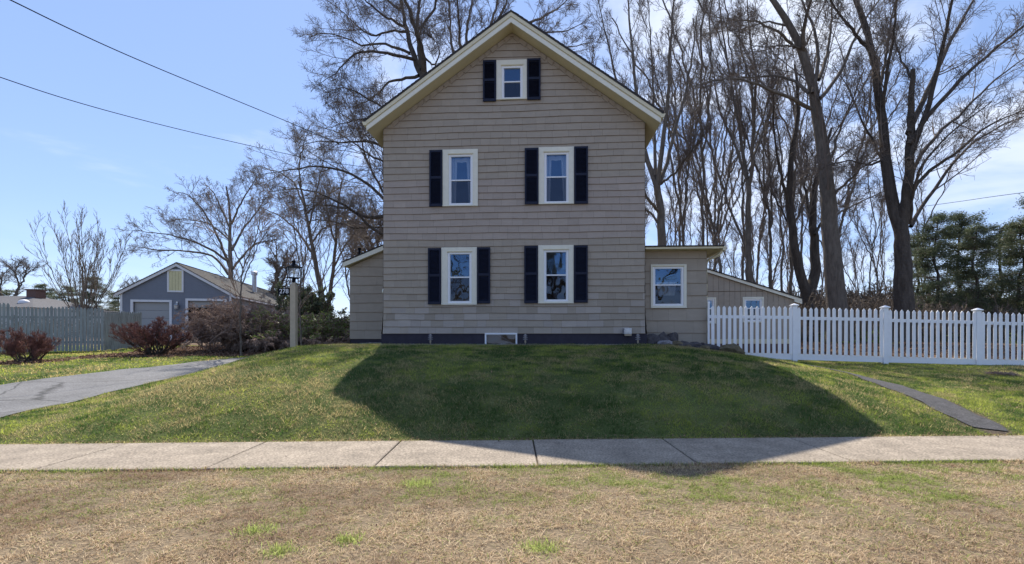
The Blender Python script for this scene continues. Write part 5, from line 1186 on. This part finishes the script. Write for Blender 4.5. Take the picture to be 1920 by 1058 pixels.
# thin drifting cloud, laid out on the plane of the cloud layer
tc = N.new('ShaderNodeTexCoord'); sp = N.new('ShaderNodeSeparateXYZ'); L.new(tc.outputs['Generated'], sp.inputs[0])
def mth(op, a, b=None, clamp=False):
    m = N.new('ShaderNodeMath'); m.operation = op; m.use_clamp = clamp
    for i, v in enumerate((a, b)):
        if v is None: continue
        if isinstance(v, (int, float)): m.inputs[i].default_value = v
        else: L.new(v, m.inputs[i])
    return m.outputs[0]
zc = mth('ADD', mth('MAXIMUM', sp.outputs[2], 0.0), .12); ux = mth('DIVIDE', sp.outputs[0], zc); uy = mth('DIVIDE', sp.outputs[1], zc)
cb = N.new('ShaderNodeCombineXYZ'); L.new(ux, cb.inputs[0]); L.new(mth('MULTIPLY', uy, 1.0), cb.inputs[1])
def cn(scale, det, off, sx=1.0):
    mp = N.new('ShaderNodeMapping'); mp.inputs['Location'].default_value = off; mp.inputs['Scale'].default_value = (sx, 1, 1); L.new(cb.outputs[0], mp.inputs[0])
    n = N.new('ShaderNodeTexNoise'); n.inputs['Scale'].default_value = scale; n.inputs['Detail'].default_value = det; n.inputs['Roughness'].default_value = .55; n.inputs['Distortion'].default_value = .6; L.new(mp.outputs[0], n.inputs['Vector']); return n.outputs['Fac']
# more cloud toward the right (+x) and overhead there, little at the left
side = N.new('ShaderNodeMapRange'); side.inputs[1].default_value = -.35; side.inputs[2].default_value = .45; side.inputs[3].default_value = -.10; side.inputs[4].default_value = .13; L.new(sp.outputs[0], side.inputs[0])
f = mth('ADD', cn(1.3, 7, (3.1, 1.7, 0)), side.outputs[0])
front = N.new('ShaderNodeMapRange'); front.inputs[1].default_value = -.3; front.inputs[2].default_value = .3; L.new(sp.outputs[1], front.inputs[0])
f = mth('ADD', f, mth('MULTIPLY', mth('SUBTRACT', cn(5, 6, (0, 4, 0), .5), .5), .25))
mr = N.new('ShaderNodeMapRange'); mr.interpolation_type = 'SMOOTHSTEP'; mr.inputs[1].default_value = .45; mr.inputs[2].default_value = .78; mr.inputs[3].default_value = 0; mr.inputs[4].default_value = .85; L.new(f, mr.inputs[0])
lowc = N.new('ShaderNodeMapRange'); lowc.interpolation_type = 'SMOOTHSTEP'; lowc.inputs[1].default_value = .02; lowc.inputs[2].default_value = .22; lowc.inputs[3].default_value = .25; lowc.inputs[4].default_value = 0; L.new(sp.outputs[2], lowc.inputs[0])
lown = N.new('ShaderNodeMapRange'); lown.inputs[1].default_value = .42; lown.inputs[2].default_value = .62; L.new(cn(1.5, 5, (7, 2, 0)), lown.inputs[0])
cov = mth('MAXIMUM', mr.outputs[0], mth('MULTIPLY', lowc.outputs[0], lown.outputs[0])); cov = mth('MULTIPLY', cov, front.outputs[0])
hi = N.new('ShaderNodeMapRange'); hi.interpolation_type = 'SMOOTHSTEP'; hi.inputs[1].default_value = .08; hi.inputs[2].default_value = .42; hi.inputs[3].default_value = .35; hi.inputs[4].default_value = 1; L.new(sp.outputs[2], hi.inputs[0]); cov = mth('MULTIPLY', cov, hi.outputs[0])
mx = N.new('ShaderNodeMix'); mx.data_type = 'RGBA'; L.new(cov, mx.inputs[0]); wb = N.new('ShaderNodeMix'); wb.data_type = 'RGBA'; wb.blend_type = 'MULTIPLY'; wb.inputs[0].default_value = 1; L.new(sky.outputs[0], wb.inputs[6]); wb.inputs[7].default_value = (1.0, .96, 1.10, 1); ev = N.new('ShaderNodeMix'); ev.data_type = 'RGBA'; ev.inputs[0].default_value = .5; L.new(wb.outputs[2], ev.inputs[6]); ev.inputs[7].default_value = (2.45, 3.5, 5.6, 1); L.new(ev.outputs[2], mx.inputs[6]); mx.inputs[7].default_value = (6.6, 6.9, 7.5, 1)
L.new(mx.outputs[2], bg.inputs[0]); bg.inputs[1].default_value = .115
sc.view_settings.view_transform = 'Standard'; sc.view_settings.look = 'None'; sc.view_settings.exposure = .6; sc.view_settings.gamma = 1
sc.render.engine = 'CYCLES'; sc.cycles.max_bounces = 6; sc.cycles.transparent_max_bounces = 12; sc.cycles.use_denoising = True
